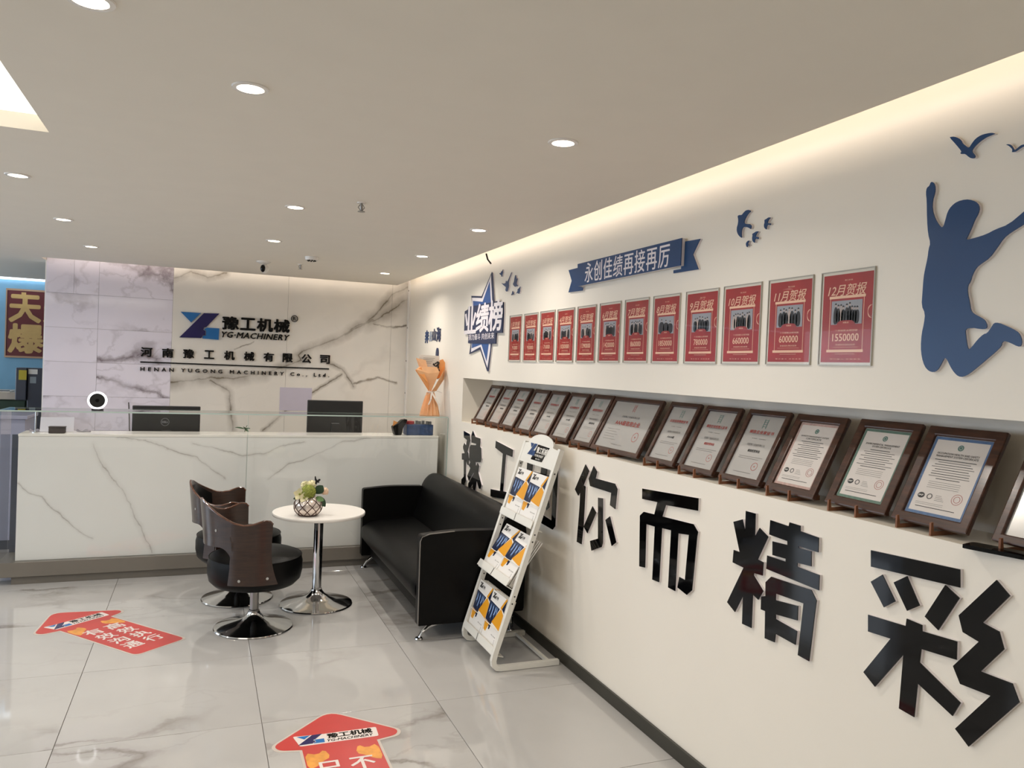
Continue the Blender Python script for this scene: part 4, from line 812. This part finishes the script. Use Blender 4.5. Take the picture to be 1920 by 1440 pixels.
# ------------------------------------------------------------------ sofa
t = thing('sofa', (1.55, 5.2, 0), 'black leather two-seat sofa against the right wall', 'sofa')
def yloft(nm, prof, ys, scales=None, mat=BLACKL, parent=t):
    b = bmesh.new(); cx = sum(p[0] for p in prof) / len(prof); cz = sum(p[1] for p in prof) / len(prof)
    rings = []
    for i, y in enumerate(ys):
        s = scales[i] if scales else 1
        rings.append([(cx + (p[0] - cx) * s, y, cz + (p[1] - cz) * s) for p in prof])
    loft(b, rings); return obj(nm, b, mat, parent, True)
sc = rounded([(1.64, .40), (1.26, .38), (1.178, .33), (1.19, .235), (1.25, .205), (1.64, .205)], [.01, .06, .06, .04, .02, .01], 6)
yloft('seat_cushion', sc, [4.373, 4.388, 4.45, 5.22, 5.94, 6.004, 6.019], [.955, .985, 1, 1.0, 1, .985, .955])
obj('seat_frame', bx(1.262, 1.62, 4.373, 6.019, .10, .204, .012, 2), BLACKL, t, True)
bk = rounded([(1.60, .405), (1.645, .52), (1.685, .68), (1.75, .745), (1.83, .74), (1.872, .66), (1.872, .12), (1.645, .12)], [.02, .05, .06, .05, .05, .05, .01, .01], 5)
yloft('backrest', bk, [4.315, 4.335, 4.42, 5.2, 6.0, 6.07, 6.088], [.93, .975, 1, 1.01, 1, .975, .93])
for y0, y1, s in ((4.305, 4.37, 'near'), (6.022, 6.085, 'far')):
    b = bmesh.new(); F = Fr((0, y0, 0), (1, 0, 0), (0, 0, 1)); prism(b, F, rounded([(1.198, .10), (1.66, .10), (1.68, .64), (1.40, .645), (1.195, .625)], [.01, .01, .02, .1, .018], 4), -(y1 - y0), 0)
    a = obj('armrest', b, BLACKL, t, True); m = a.modifiers.new('b', 'BEVEL'); m.width = .006; m.segments = 2; m.limit_method = 'ANGLE'; m.angle_limit = radians(40)
b = bmesh.new(); tube(b, [(1.199, 4.3065, .105), (1.196, 4.3065, .40), (1.195, 4.3065, .59), (1.205, 4.3065, .617), (1.25, 4.3065, .632), (1.40, 4.3065, .643)], .0035, 6)
obj('piping', b, pm('grey piping', (120, 116, 110), .3), t, True)
for x, y, sx in ((1.222, 4.362, 1), (1.222, 6.04, 1), (1.80, 4.36, 0), (1.80, 6.04, 0)):
    b = bmesh.new()
    if sx: tube(b, [(x + .002, y, .015), (x + .02, y, .045), (x + .055, y, .075), (x + .10, y, .092), (x + .15, y, .0985)], [.010, .011, .013, .017, .021], 10, sx=1.3); 
    else: tube(b, [(x, y, .012), (x, y, .099)], .013, 12)
    l = obj('leg', b, CHROME, t, True)
    b = bmesh.new(); lathe(b, [(0, 0), (.022, 0), (.024, .006), (.021, .014), (.008, .018)], (x, y, 0), 18, cap=False); obj('foot_pad', b, CHROME, l, True)

# ------------------------------------------------------------------ round table
TC = (.745, 5.2)
t = thing('round_table', (TC[0], TC[1], 0), 'small round white table on a chrome pedestal', 'table')
b = bmesh.new(); lathe(b, [(0, .594), (.29, .594), (.298, .597), (.300, .606), (.300, .610), (.297, .616), (0, .616)], (*TC, 0), 64, cap=False); obj('tabletop', b, WHITEP, t, True)
BASEP = [(0, 0), (.232, 0), (.236, .004), (.232, .010), (.19, .022), (.13, .036), (.085, .05), (.055, .068), (.038, .09), (.0345, .10)]
b = bmesh.new(); lathe(b, BASEP, (*TC, 0), 64, cap=False); obj('base', b, CHROME, t, True)
b = bmesh.new(); lathe(b, [(.0335, .09), (.0335, .105), (.030, .108), (.030, .593)], (*TC, 0), 32); obj('column', b, CHROME, t, True)
# vase with flowers
V0 = Vector((.655, 5.075, .6165))
t = thing('flower_vase', V0, 'silver globe vase with brown lattice and mixed flowers', 'vase')
def vr(z):
    a = (z - .062) / .075
    return .088 * math.sqrt(max(0.02, 1 - a * a))
b = bmesh.new(); prof = [(0, 0), (.045, 0)] + [(vr(z), z) for z in [.004 + .0078 * k for k in range(15)]] + [(.05, .122), (.045, .118), (.05, .10), (0, .09)]
lathe(b, prof, V0, 40, cap=False); obj('globe', b, pm('mosaic silver', (226, 214, 204), .2, .45, var=.12, vscale=30), t, True)
b = bmesh.new()
for k in range(9):
    for s in (-1, 1):
        tube(b, [V0 + Vector(((vr(z) + .0015) * cos(2 * pi * k / 9 + s * z * 11), (vr(z) + .0015) * sin(2 * pi * k / 9 + s * z * 11), z)) for z in [.006 + .009 * j for j in range(13)]], .0026, 5)
tube(b, [V0 + Vector((.056 * cos(a), .056 * sin(a), .005)) for a in [2 * pi * k / 24 for k in range(24)]], .005, 6, closed=True)
obj('lattice', b, pm('brown lattice', (62, 30, 20), .4), t, True)
LG = pm('dark leaf', (40, 66, 42), .5, var=.2, vscale=40); LG2 = pm('light leaf', (84, 118, 62), .5, var=.2, vscale=40)
for (dx, dy, dz), d, L, W, m_ in (((.03, -.03, .12), (.35, -.5, -.9), .085, .026, LG), ((.045, -.02, .14), (.5, -.3, .75), .075, .03, LG), ((.0, -.05, .115), (-.1, -.7, -.7), .07, .03, LG), ((.04, -.04, .12), (.6, -.5, -.15), .065, .018, LG2),
        ((.055, 0, .12), (.7, -.3, -.8), .085, .025, LG), ((-.05, -.02, .12), (-.9, -.3, -.1), .05, .012, LG), ((.02, .03, .13), (.4, .5, .8), .06, .025, LG), ((.0, -.03, .15), (.1, -.3, 1), .05, .014, LG2), ((-.03, -.04, .11), (-.5, -.6, -.6), .05, .02, LG)):
    b = bmesh.new(); leaf(b, V0 + Vector((dx, dy, dz)), d, (0, -1, .35), L, W); obj('leaf', b, m_, t, True)
PET = pm('cream petal', (236, 228, 186), .6, var=.08, vscale=50); GRN = pm('green bloom', (140, 148, 62), .7, var=.25, vscale=90); PK = pm('blush petal', (232, 204, 176), .6, var=.1, vscale=50)
def bloom(c, r, n, mat, seed, pr_=.35):
    rr = random.Random(seed); b = bmesh.new(); c = Vector(c)
    for k in range(n):
        th = math.acos(1 - 1.6 * (k + .5) / n); ph = k * 2.399963; d = Vector((sin(th) * cos(ph), sin(th) * sin(ph), cos(th)))
        u = d.orthogonal().normalized(); v = d.cross(u); p = c + d * r; s = r * pr_ * 1.15; a = rr.uniform(0, 2)
        for q in range(4):
            e = (u * cos(a + q * pi / 2) + v * sin(a + q * pi / 2)); f = (u * cos(a + q * pi / 2 + .7) + v * sin(a + q * pi / 2 + .7)); g = (u * cos(a + q * pi / 2 - .7) + v * sin(a + q * pi / 2 - .7))
            vs_ = [b.verts.new(p), b.verts.new(p + g * s * .8 + d * s * .1), b.verts.new(p + e * s * 1.25 - d * s * .15), b.verts.new(p + f * s * .8 + d * s * .1)]; b.faces.new(vs_)
    bmesh.ops.create_uvsphere(b, u_segments=10, v_segments=6, radius=r * .84, matrix=Matrix.Translation(c))
    return obj('bloom', b, mat, t)
bloom(V0 + Vector((-.005, -.035, .155)), .045, 60, GRN, 1, .28); bloom(V0 + Vector((-.02, .01, .19)), .028, 26, PET, 2); bloom(V0 + Vector((.02, .015, .195)), .027, 26, PET, 3); bloom(V0 + Vector((.10, .0, .15)), .026, 20, PK, 5)
def orchid(c, s, seed):
    rr = random.Random(seed); b = bmesh.new(); c = Vector(c)
    for k in range(5):
        a = pi / 2 + k * 2 * pi / 5; d = Vector((cos(a), -.25, sin(a))); leaf(b, c, d, (-.2, -1, .1), s, s * .42, -.1)
    o = obj('orchid', b, PET, t, True)
    b = bmesh.new(); bmesh.ops.create_uvsphere(b, u_segments=8, v_segments=6, radius=s * .18, matrix=Matrix.Translation(c + Vector((0, -.008, 0)))); obj('centre', b, GRN, o)
orchid(V0 + Vector((-.06, -.045, .145)), .042, 1); orchid(V0 + Vector((-.035, -.06, .125)), .034, 2); orchid(V0 + Vector((-.02, -.02, .20)), .024, 3)
b = bmesh.new(); c = V0 + Vector((.045, -.03, .222))
for s in (-1, 1):
    for q in ([(0, -.006), (s * .010, -.004), (s * .026, .010), (s * .027, .028), (s * .016, .030), (s * .002, .008)], [(0, 0), (s * .018, .000), (s * .020, -.012), (s * .010, -.018), (0, -.010)]):
        prism(b, Fr(c, (1, -.45 * s, 0), (0, 0, 1)), [(p[0] * (.9 if s > 0 else .6), p[1] * (.55 if s > 0 else 1.15)) for p in q], 0, .0008)
tube(b, [c + Vector((0, 0, -.016)), c + Vector((0, 0, .012))], .003, 6); tube(b, [c + Vector((0, 0, -.014)), c + Vector((-.01, .01, -.08))], .0008, 4)
obj('butterfly_pick', b, pm('black felt', (28, 20, 22), .8), t)

# ------------------------------------------------------------------ two swivel chairs
def chair(cx, cy, face, lab):
    t = thing('swivel_chair', (cx, cy, 0), lab, 'chair', 'swivel chairs beside the round table')
    b = bmesh.new(); lathe(b, [(r * .97, z * .95) for r, z in BASEP], (cx, cy, 0), 56, cap=False); obj('base', b, BRUSHED if False else CHROME, t, True)
    b = bmesh.new(); lathe(b, [(.031, .085), (.031, .105), (.0255, .108), (.0255, .262)], (cx, cy, 0), 28); obj('column', b, BRUSHED, t, True)
    b = bmesh.new(); lathe(b, [(0, .262), (.20, .262), (.235, .272), (.262, .30), (.272, .345), (.272, .40), (.262, .437), (.235, .452), (.12, .462), (0, .464)], (cx, cy, 0), 56, cap=False); obj('seat', b, BLACKL, t, True)
    b = bmesh.new(); tube(b, [(cx + .264 * cos(a), cy + .264 * sin(a), .436) for a in [2 * pi * k / 48 for k in range(48)]], .004, 6, closed=True); obj('seam', b, BLACKL, t, True)
    # bent plywood shell
    TOP = [(0, .79), (12, .777), (22, .753), (39, .711), (52, .680), (63, .668), (72, .673), (84, .694), (90, .690), (93, .672)]
    def top(p):
        p = abs(p)
        for (a, za), (c, zc) in zip(TOP[:-1], TOP[1:]):
            if p <= c: s = (p - a) / (c - a); return za + (zc - za) * s
        return TOP[-1][1]
    def bot(p):
        p = abs(p)
        if p < 34: return .525 + .010 * p / 34
        if p < 50: s = (p - 34) / 16; return .535 - .075 * (1 - math.sqrt(max(0, 1 - s * s)))
        return .325
    R0, TH = .285, .012
    phis = [-93 + 3 * k for k in range(14)] + [-50.5, -49.9] + [-48 + 4 * k for k in range(25)] + [49.9, 50.5] + [54 + 3 * k for k in range(14)]
    phis = sorted(set(p for p in phis if abs(p) <= 93)); NZ = 14
    def P(p, z, r):
        flare = 0
        if abs(p) > 50 and z < .52:
            s = (.52 - z) / .2
            if abs(p) > 75: flare = math.copysign(9 * s * s * (abs(p) - 75) / 18, p)
            elif abs(p) < 62: flare = -math.copysign(2.5 * sin(pi * s) * -1 + 4.5 * s ** 3, p) * (62 - abs(p)) / 12
        a = radians(180 + face + p + flare); rr = r + .02 * max(0, (z - .55)) / .2
        return Vector((cx + rr * cos(a), cy + rr * sin(a), z))
    b = bmesh.new(); G = []
    for r in (R0, R0 + TH): G.append([[b.verts.new(P(p, bot(p) + (top(p) - bot(p)) * j / NZ, r)) for j in range(NZ + 1)] for p in phis])
    n = len(phis)
    for g in G:
        for i in range(n - 1):
            for j in range(NZ): b.faces.new((g[i][j], g[i + 1][j], g[i + 1][j + 1], g[i][j + 1]))
    for i in range(n - 1):
        for j in (0, NZ): b.faces.new((G[0][i][j], G[0][i + 1][j], G[1][i + 1][j], G[1][i][j]))
    for i in (0, n - 1):
        for j in range(NZ): b.faces.new((G[0][i][j], G[0][i][j + 1], G[1][i][j + 1], G[1][i][j]))
    sh = obj('bent_wood_back', b, WALNUT, t, True)
    b = bmesh.new()
    tube(b, [P(p, top(p), R0 + TH / 2) for p in phis], .0068, 8); obj('top_edge', b, wood('edge wood %s' % cx, (60, 34, 22), (98, 60, 40), .2, coat=.8), t, True)
    # leather pad inside the back
    b = bmesh.new(); ph = [-44 + 4 * k for k in range(23)]; G = []
    for r, ins in ((R0 - .002, 0), (R0 - .022, 1)):
        G.append([[b.verts.new(P(p, bot(0) + .012 + ins * .006 + (top(p) - .03 - bot(0) - .012) * j / 6, r)) for j in range(7)] for p in ph])
    m = len(ph)
    for g in G:
        for i in range(m - 1):
            for j in range(6): b.faces.new((g[i][j], g[i + 1][j], g[i + 1][j + 1], g[i][j + 1]))
    for i in range(m - 1):
        for j in (0, 6): b.faces.new((G[0][i][j], G[0][i + 1][j], G[1][i + 1][j], G[1][i][j]))
    for i in (0, m - 1):
        for j in range(6): b.faces.new((G[0][i][j], G[0][i][j + 1], G[1][i][j + 1], G[1][i][j]))
    obj('back_pad', b, BLACKL, t, True)
    for p, z in ((31, .63), (-31, .63), (60, .355), (-60, .355), (86, .365), (-86, .365)):
        c = P(p, z, R0 + TH); d = (c - Vector((cx, cy, z))).normalized(); u = Vector((-d.y, d.x, 0)); F = Fr(c, u, (0, 0, 1))
        if F.w.dot(d) < 0: F.w = -F.w
        b = bmesh.new(); prism(b, F, circ(0, 0, .008, 14), -.001, .003); obj('bolt', b, CHROME, t)
    a = radians(face - 75); b = bmesh.new(); tube(b, [(cx + .05 * cos(a), cy + .05 * sin(a), .252), (cx + .16 * cos(a), cy + .16 * sin(a), .250)], .006, 6); obj('lever', b, BLACKG, t)
chair(.33, 4.84, 9.5, 'nearer swivel chair, dark bentwood back around a round black seat')
chair(.262, 5.46, -6, 'farther swivel chair partly hidden behind the nearer one')

# ------------------------------------------------------------------ brochure rack
t = thing('brochure_rack', (1.66, 4.04, 0), 'leaning white metal brochure rack with rounded header', 'rack')
for y in (3.79, 4.272):
    b = bmesh.new(); pts = [(1.822, y, 1.178)] + [(1.822 - .342 * s, y, 1.178 - 1.085 * s) for s in (.3, .6, .9, 1)] + [(1.473, y, .06), (1.477, y, .035), (1.492, y, .021), (1.515, y, .0165), (1.60, y, .0165), (1.855, y, .0165)]
    tube(b, pts, .0195, 4, up=(0, 1, 0)); l = obj('side_leg', b, WHITEM, t)
    for s in (.12, .42, .455, .72, .755):
        b = bmesh.new(); prism(b, Fr((1.822 - .342 * s, y - .0139, 1.178 - 1.085 * s), (1, 0, 0), (0, 0, 1)), circ(0, 0, .0045, 10), 0, .0015); obj('screw', b, INK, l)
b = bmesh.new(); tube(b, [(1.80, 3.80, .018), (1.80, 4.262, .018)], .012, 4, up=(0, 0, 1)); obj('floor_crossbar', b, WHITEM, t)
RD = Vector((.342, 0, 1.085)).normalized()
RF = Fr((1.475, 4.04, .085), (0, -1, 0), RD); vz = lambda z: (z - .085) / RD.z
arch = [(-.232, vz(1.062)), (.236, vz(1.062)), (.236, vz(1.168))] + [(.17 * cos(a), vz(1.175) + .062 * sin(a)) for a in [pi * k / 16 for k in range(17)]] + [(-.232, vz(1.168))]
obj('header_board', pr(RF, arch, .004, .010), WHITEM, t)
hb = vz(1.075)
lg = bmesh.new(); prism(lg, RF, rounded([(-.07, hb + .012), (.09, hb + .012), (.115, hb + .085), (.135, hb + .10), (-.03, hb + .105), (-.05, hb + .05)], .008), .0105, .0115); obj('logo_plate', lg, BLACKG, t)
lz = bmesh.new()
for q in LOGO: sheet(lz, RF, [(-.135 + (p[0] + .2) * .30, hb + .035 + (p[1] - 1.775) * .30) for p in q], .0122)
obj('logo_mark', lz, NAVY, t)
lt = bmesh.new(); textbm(lt, RF, '豫工机械', -.022, hb + .055, .118, hb + .092, .0123, bold=.03); textbm(lt, RF, 'YG-MACHINERY', -.03, hb + .034, .09, hb + .048, .0123, bold=.02, slant=.2); textbm(lt, RF, '豫工重工', -.005, hb + .018, .06, hb + .027, .0123)
obj('lettering', lt, PAPER, t)
CORN = pm('brochure white', (236, 233, 228), .3, var=0); ORG = pm('brochure orange', (226, 158, 40), .35, var=.02); BNV = pm('brochure navy', (24, 34, 62), .35, var=.15, vscale=40); SKY = pm('brochure sky', (128, 156, 200), .35, var=.2, vscale=50)
CLR = glassmat('rack clear plastic', (.9, .92, .92, 1), .3)
levels = [((1.686, .752), (1.770, 1.013), 'top', 3), ((1.556, .445), (1.709, .684), 'middle', 4), ((1.487, .088), (1.567, .384), 'bottom', 4)]
for (xb_, zb_), (xt_, zt_), nm, nb in levels:
    d = Vector((xt_ - xb_, 0, zt_ - zb_)); PFm = Fr((xb_, 4.04, zb_), (0, -1, 0), d)
    obj('tray_lip', pr(PFm, rect(-.232, -.006, .238, .034), .018, .022), WHITEM, t); obj('tray_floor', pr(PFm, rect(-.214, -.010, .232, -.006), -.055, .018), WHITEM, t)
    obj('tray_divider', pr(PFm, rect(-.003, -.006, .003, .034), .0222, .0235), BRUSHED, t)
    rod = bmesh.new(); tube(rod, [PFm(-.232, .115, .014), PFm(.245, .115, .014)], .0022, 6); obj('wire_rail', rod, WHITEM, t)
    for side in (0, 1):
        u0 = -.212 + side * .217; w, h = .213, min(.287, d.length + .012)
        for q in range(nb):
            off = -.0062 * q + (.0 if q else .006); du = .003 * q * (1 if side else 0) if nm == 'bottom' else .0015 * q
            F = Fr(PFm(u0 + du, 0 + .0, off), PFm.u, PFm.v + PFm.w * (-.022 * q))
            hh = h
            lab = '%s brochure on the %s tier of the rack, %s' % (('left', 'right')[side], nm, 'front copy' if q == 0 else 'copy %s behind the front one' % ('just', 'second', 'third')[q - 1])
            if nm == 'middle' and q >= 2: lab = lab
            r = thing('brochure', F(w / 2, 0, 0), lab, 'brochure', 'brochures in the rack')
            obj('pages', pr(F, rect(0, 0, w, hh), -.004, -.0004), CORN, r)
            if q == 0 or nm == 'bottom':
                X = lambda f: w * f
                Y = lambda f: hh * f
                obj('cover', pr(F, rect(0, 0, w, hh), -.0003, .0002), CORN, r)
                b = bmesh.new(); sheet(b, F, [(0, Y(.79)), (X(.70), Y(.76)), (X(.36), Y(.34)), (X(.28), Y(.345)), (X(.26), Y(.40)), (0, Y(.42))], .0005); sheet(b, F, [(X(.80), Y(.79)), (X(1), Y(1)), (X(1), Y(.74))], .0005); sheet(b, F, [(X(.32), Y(.36)), (X(.44), Y(.39)), (X(.40), Y(.30)), (X(.33), Y(.29))], .0006); obj('navy_print', b, BNV, r)
                b = bmesh.new(); sheet(b, F, [(X(.72), Y(.79)), (X(.93), Y(1)), (X(1), Y(1)), (X(1), Y(.985)), (X(.80), Y(.76))], .0006); sheet(b, F, [(X(.74), Y(.755)), (X(.82), Y(.77)), (X(1), Y(.70)), (X(1), Y(.40)), (X(.42), Y(.45))], .0006); sheet(b, F, [(0, Y(.41)), (X(.32), Y(.40)), (X(.20), Y(.22)), (X(.05), Y(.23))], .0006); obj('orange_print', b, ORG, r)
                b = bmesh.new()
                for k, (p0, p1) in enumerate(((.10, .50), (.26, .42), (.42, .5), (.52, .6))): sheet(b, F, [(X(p0 - .03), Y(.775)), (X(p0 + .02), Y(.70)), (X(p0 + .06), Y(.77)), (X(p0 + .075), Y(.66)), (X(p0 + .03), Y(p1)), (X(p0 + .035), Y(p1 + .1)), (X(p0 - .03), Y(p1 + .06)), (X(p0 + .01), Y(.66))], .0007)
                obj('sky_print', b, SKY, r)
                b = bmesh.new()
                for q_ in LOGO: sheet(b, F, [(X(.07) + (p[0] + .2) * .13, Y(.86) + (p[1] - 1.775) * .13) for p in q_], .0007)
                textbm(b, F, '豫工机械', X(.27), Y(.885), X(.46), Y(.93), .0007, bold=.03); textbm(b, F, 'YG-MACHINERY', X(.27), Y(.865), X(.46), Y(.878), .0007); obj('logo_print', b, INK, r)
                b = bmesh.new(); textbm(b, F, '豫工机械', X(.6), Y(.24), X(.9), Y(.26), .0007)
                for k in range(5): rule(b, F, X(.86), Y(.2 - k * .02), X(.9), Y(.206 - k * .02), .0007)
                obj('fine_print', b, INKG, r)

# ------------------------------------------------------------------ floor stickers
SR = pm('sticker red', (192, 58, 54), .3, var=.05, vscale=5); SE = pm('sticker margin', (196, 186, 176), .3, var=0); SO = pm('sticker flame', (222, 150, 60), .35, var=.2, vscale=20)
STX = pm('sticker white', (222, 212, 206), .4, var=0)
def arrow(o, d, lab, cols, tip=.325):
    d = Vector((d[0], d[1], 0)).normalized(); u = Vector((d.y, -d.x, 0)); F = Fr((o[0], o[1], .0), u, d)
    t = thing('floor_arrow', (o[0], o[1], 0), lab, 'floor sticker', 'red arrow stickers on the floor')
    base = [(-.155, -.67), (.155, -.67), (.155, 0), (.245, .02), (.262, .065), (0, tip), (-.262, .065), (-.245, .02), (-.155, 0)]
    big = [(p[0] * 1.035 + (.006 if p[0] > 0 else -.006 if p[0] < 0 else 0), p[1] + (.012 if p[1] > .1 else -.010 if p[1] < .03 else 0)) for p in base]
    rr = [.04, .04, .002, .03, .03, .07, .03, .03, .002]
    obj('margin', pr(F, rounded(big, rr, 5), .0003, .0010), SE, t); obj('red_sheet', pr(F, rounded(base, rr, 5), .0011, .0016), SR, t)
    for s in (-1, 1): b = bmesh.new(); sheet(b, F, smooth([(s * .15, -.17), (s * .15, -.03), (s * .10, -.06), (s * .07, -.02), (s * .05, -.09), (s * .09, -.12), (s * .11, -.15)], 1), .0018); obj('flame_print', b, SO, t)
    b = bmesh.new(); sheet(b, F, rounded([(-.16, .03), (.17, .03), (.175, .115), (-.07, .115), (-.18, .125)], .01), .0019); obj('logo_ground', b, STX, t)
    b = bmesh.new()
    for q in LOGO[:1] + LOGO[2:]: sheet(b, F, [(-.165 + (p[0] + .2) * .33, .04 + (p[1] - 1.775) * .33) for p in q], .0022)
    obj('logo_blue', b, LB, t)
    b = bmesh.new(); sheet(b, F, [(-.165 + (p[0] + .2) * .33, .04 + (p[1] - 1.775) * .33) for p in LOGO[1]], .0022); obj('logo_navy', b, DB, t)
    b = bmesh.new(); textbm(b, F, '豫工机械', -.04, .068, .15, .11, .0022, bold=.05); textbm(b, F, 'YG-MACHINERY', -.045, .04, .15, .06, .0022, bold=.03, slant=.25); obj('logo_text', b, BLACKG, t)
    b = bmesh.new()
    for k, s in enumerate(cols):
        for j, ch in enumerate(s): textbm(b, F, ch, -.115 + k * .13, -.22 - j * .115, -.115 + k * .13 + .095, -.22 - j * .115 + .095, .0021, bold=.03)
    obj('lettering', b, STX, t)
arrow((-.595, 5.143), (-.642, .766), 'red arrow floor sticker at the left, four characters in each of two columns', ('有效沟通', '高效执行'), .33)
arrow((.583, 3.232), (.0, 1), 'red arrow floor sticker cut by the bottom edge of the photo', ('只找方法', '不找借口'), .325)

# ------------------------------------------------------------------ bouquet on the glass screen
t = thing('bouquet', (1.775, 6.26, 1.197), 'orange paper wrapped bouquet standing on the glass beside the wall', 'bouquet')
PO = pm('orange wrapping paper', (236, 182, 134), .6, var=.06, vscale=14, bump=.2, bscale=40); PO2 = pm('bright orange wrap', (240, 160, 90), .6, var=.05); RIBW = pm('white ribbon', (228, 220, 210), .45, var=.05)
BC = Vector((1.775, 6.26, 0)); b = bmesh.new(); NF = 28; rings = []
for z, r, fl_ in ((1.1965, .074, .012), (1.26, .060, .012), (1.33, .042, .010), (1.385, .028, .005), (1.40, .026, .003)):
    rings.append([BC + Vector(((r + fl_ * (1 if k % 2 else -1)) * cos(2 * pi * k / NF), (r + fl_ * (1 if k % 2 else -1)) * .8 * sin(2 * pi * k / NF), z)) for k in range(NF)])
loft(b, rings, caps=True); obj('skirt', b, PO, t)
FB = Fr((BC.x, 6.26, 0), (1, 0, 0), (0, 0, 1))
def fold(nm, pts, mat):
    b = bmesh.new(); vs_ = [b.verts.new(FB(p[0], p[1], p[2])) for p in pts]
    c = b.verts.new(FB(sum(p[0] for p in pts) / len(pts), sum(p[1] for p in pts) / len(pts), sum(p[2] for p in pts) / len(pts) + .012))
    for i in range(len(pts)): b.faces.new((vs_[i], vs_[(i + 1) % len(pts)], c))
    o = obj(nm, b, mat, t); s = o.modifiers.new('s', 'SOLIDIFY'); s.thickness = .0015; s.offset = 0
fold('paper_fold', [(0, 1.39, .01), (-.145, 1.575, .05), (-.11, 1.60, .03), (.03, 1.60, .07), (.05, 1.56, .075)], PO)
fold('paper_fold', [(-.01, 1.39, .0), (-.148, 1.57, .04), (-.10, 1.595, .045), (-.04, 1.47, .06)], PO2)
fold('paper_fold', [(.0, 1.39, .02), (.02, 1.44, .06), (.09, 1.58, .07), (.112, 1.60, .02), (.112, 1.50, .0), (.05, 1.40, .0)], PO)
fold('paper_fold', [(-.06, 1.49, -.02), (-.13, 1.67, -.02), (-.05, 1.655, .0), (-.03, 1.57, .02)], PO)
fold('paper_fold', [(.04, 1.50, -.02), (.07, 1.66, .0), (.095, 1.67, .01), (.112, 1.64, .02), (.112, 1.52, .01)], PO2)
fold('white_liner', [(-.07, 1.50, -.04), (-.105, 1.70, -.03), (.075, 1.695, -.03), (.08, 1.50, -.04)], RIBW)
b = bmesh.new()
for k in range(4): rule(b, FB, -.07, 1.672 - k * .014, .03 - .01 * k, 1.6745 - k * .014, -.012)
obj('printed_lines', b, INK, t)
b = bmesh.new()
for k in range(30):
    rr = random.Random(k); bmesh.ops.create_icosphere(b, subdivisions=1, radius=rr.uniform(.005, .011), matrix=Matrix.Translation(FB(.035 + rr.uniform(-.022, .022), 1.61 + rr.uniform(-.05, .035), .03 + rr.uniform(-.01, .02))))
obj('dried_flowers', b, pm('dark dried flower', (44, 38, 34), .8), t)
b = bmesh.new(); tube(b, [BC + Vector((.030 * cos(a), .026 * sin(a), 1.392)) for a in [2 * pi * k / 20 for k in range(20)]], .006, 6, closed=True); obj('ribbon_band', b, RIBW, t)
for pts in ([(0, 1.39, .035), (-.015, 1.33, .075), (-.035, 1.285, .078)], [(0, 1.39, .035), (.02, 1.34, .075), (.055, 1.285, .078)], [(0, 1.39, .035), (.04, 1.40, .05), (.085, 1.385, .05)], [(0, 1.39, .035), (-.03, 1.375, .055), (-.06, 1.36, .05)]):
    b = bmesh.new(); prev = None
    for p in pts:
        r_ = [b.verts.new(FB(p[0] - .007, p[1], p[2])), b.verts.new(FB(p[0] + .007, p[1] + .004, p[2]))]
        if prev: b.faces.new((prev[0], prev[1], r_[1], r_[0]))
        prev = r_
    o = obj('ribbon_tail', b, RIBW, t); s = o.modifiers.new('s', 'SOLIDIFY'); s.thickness = .001
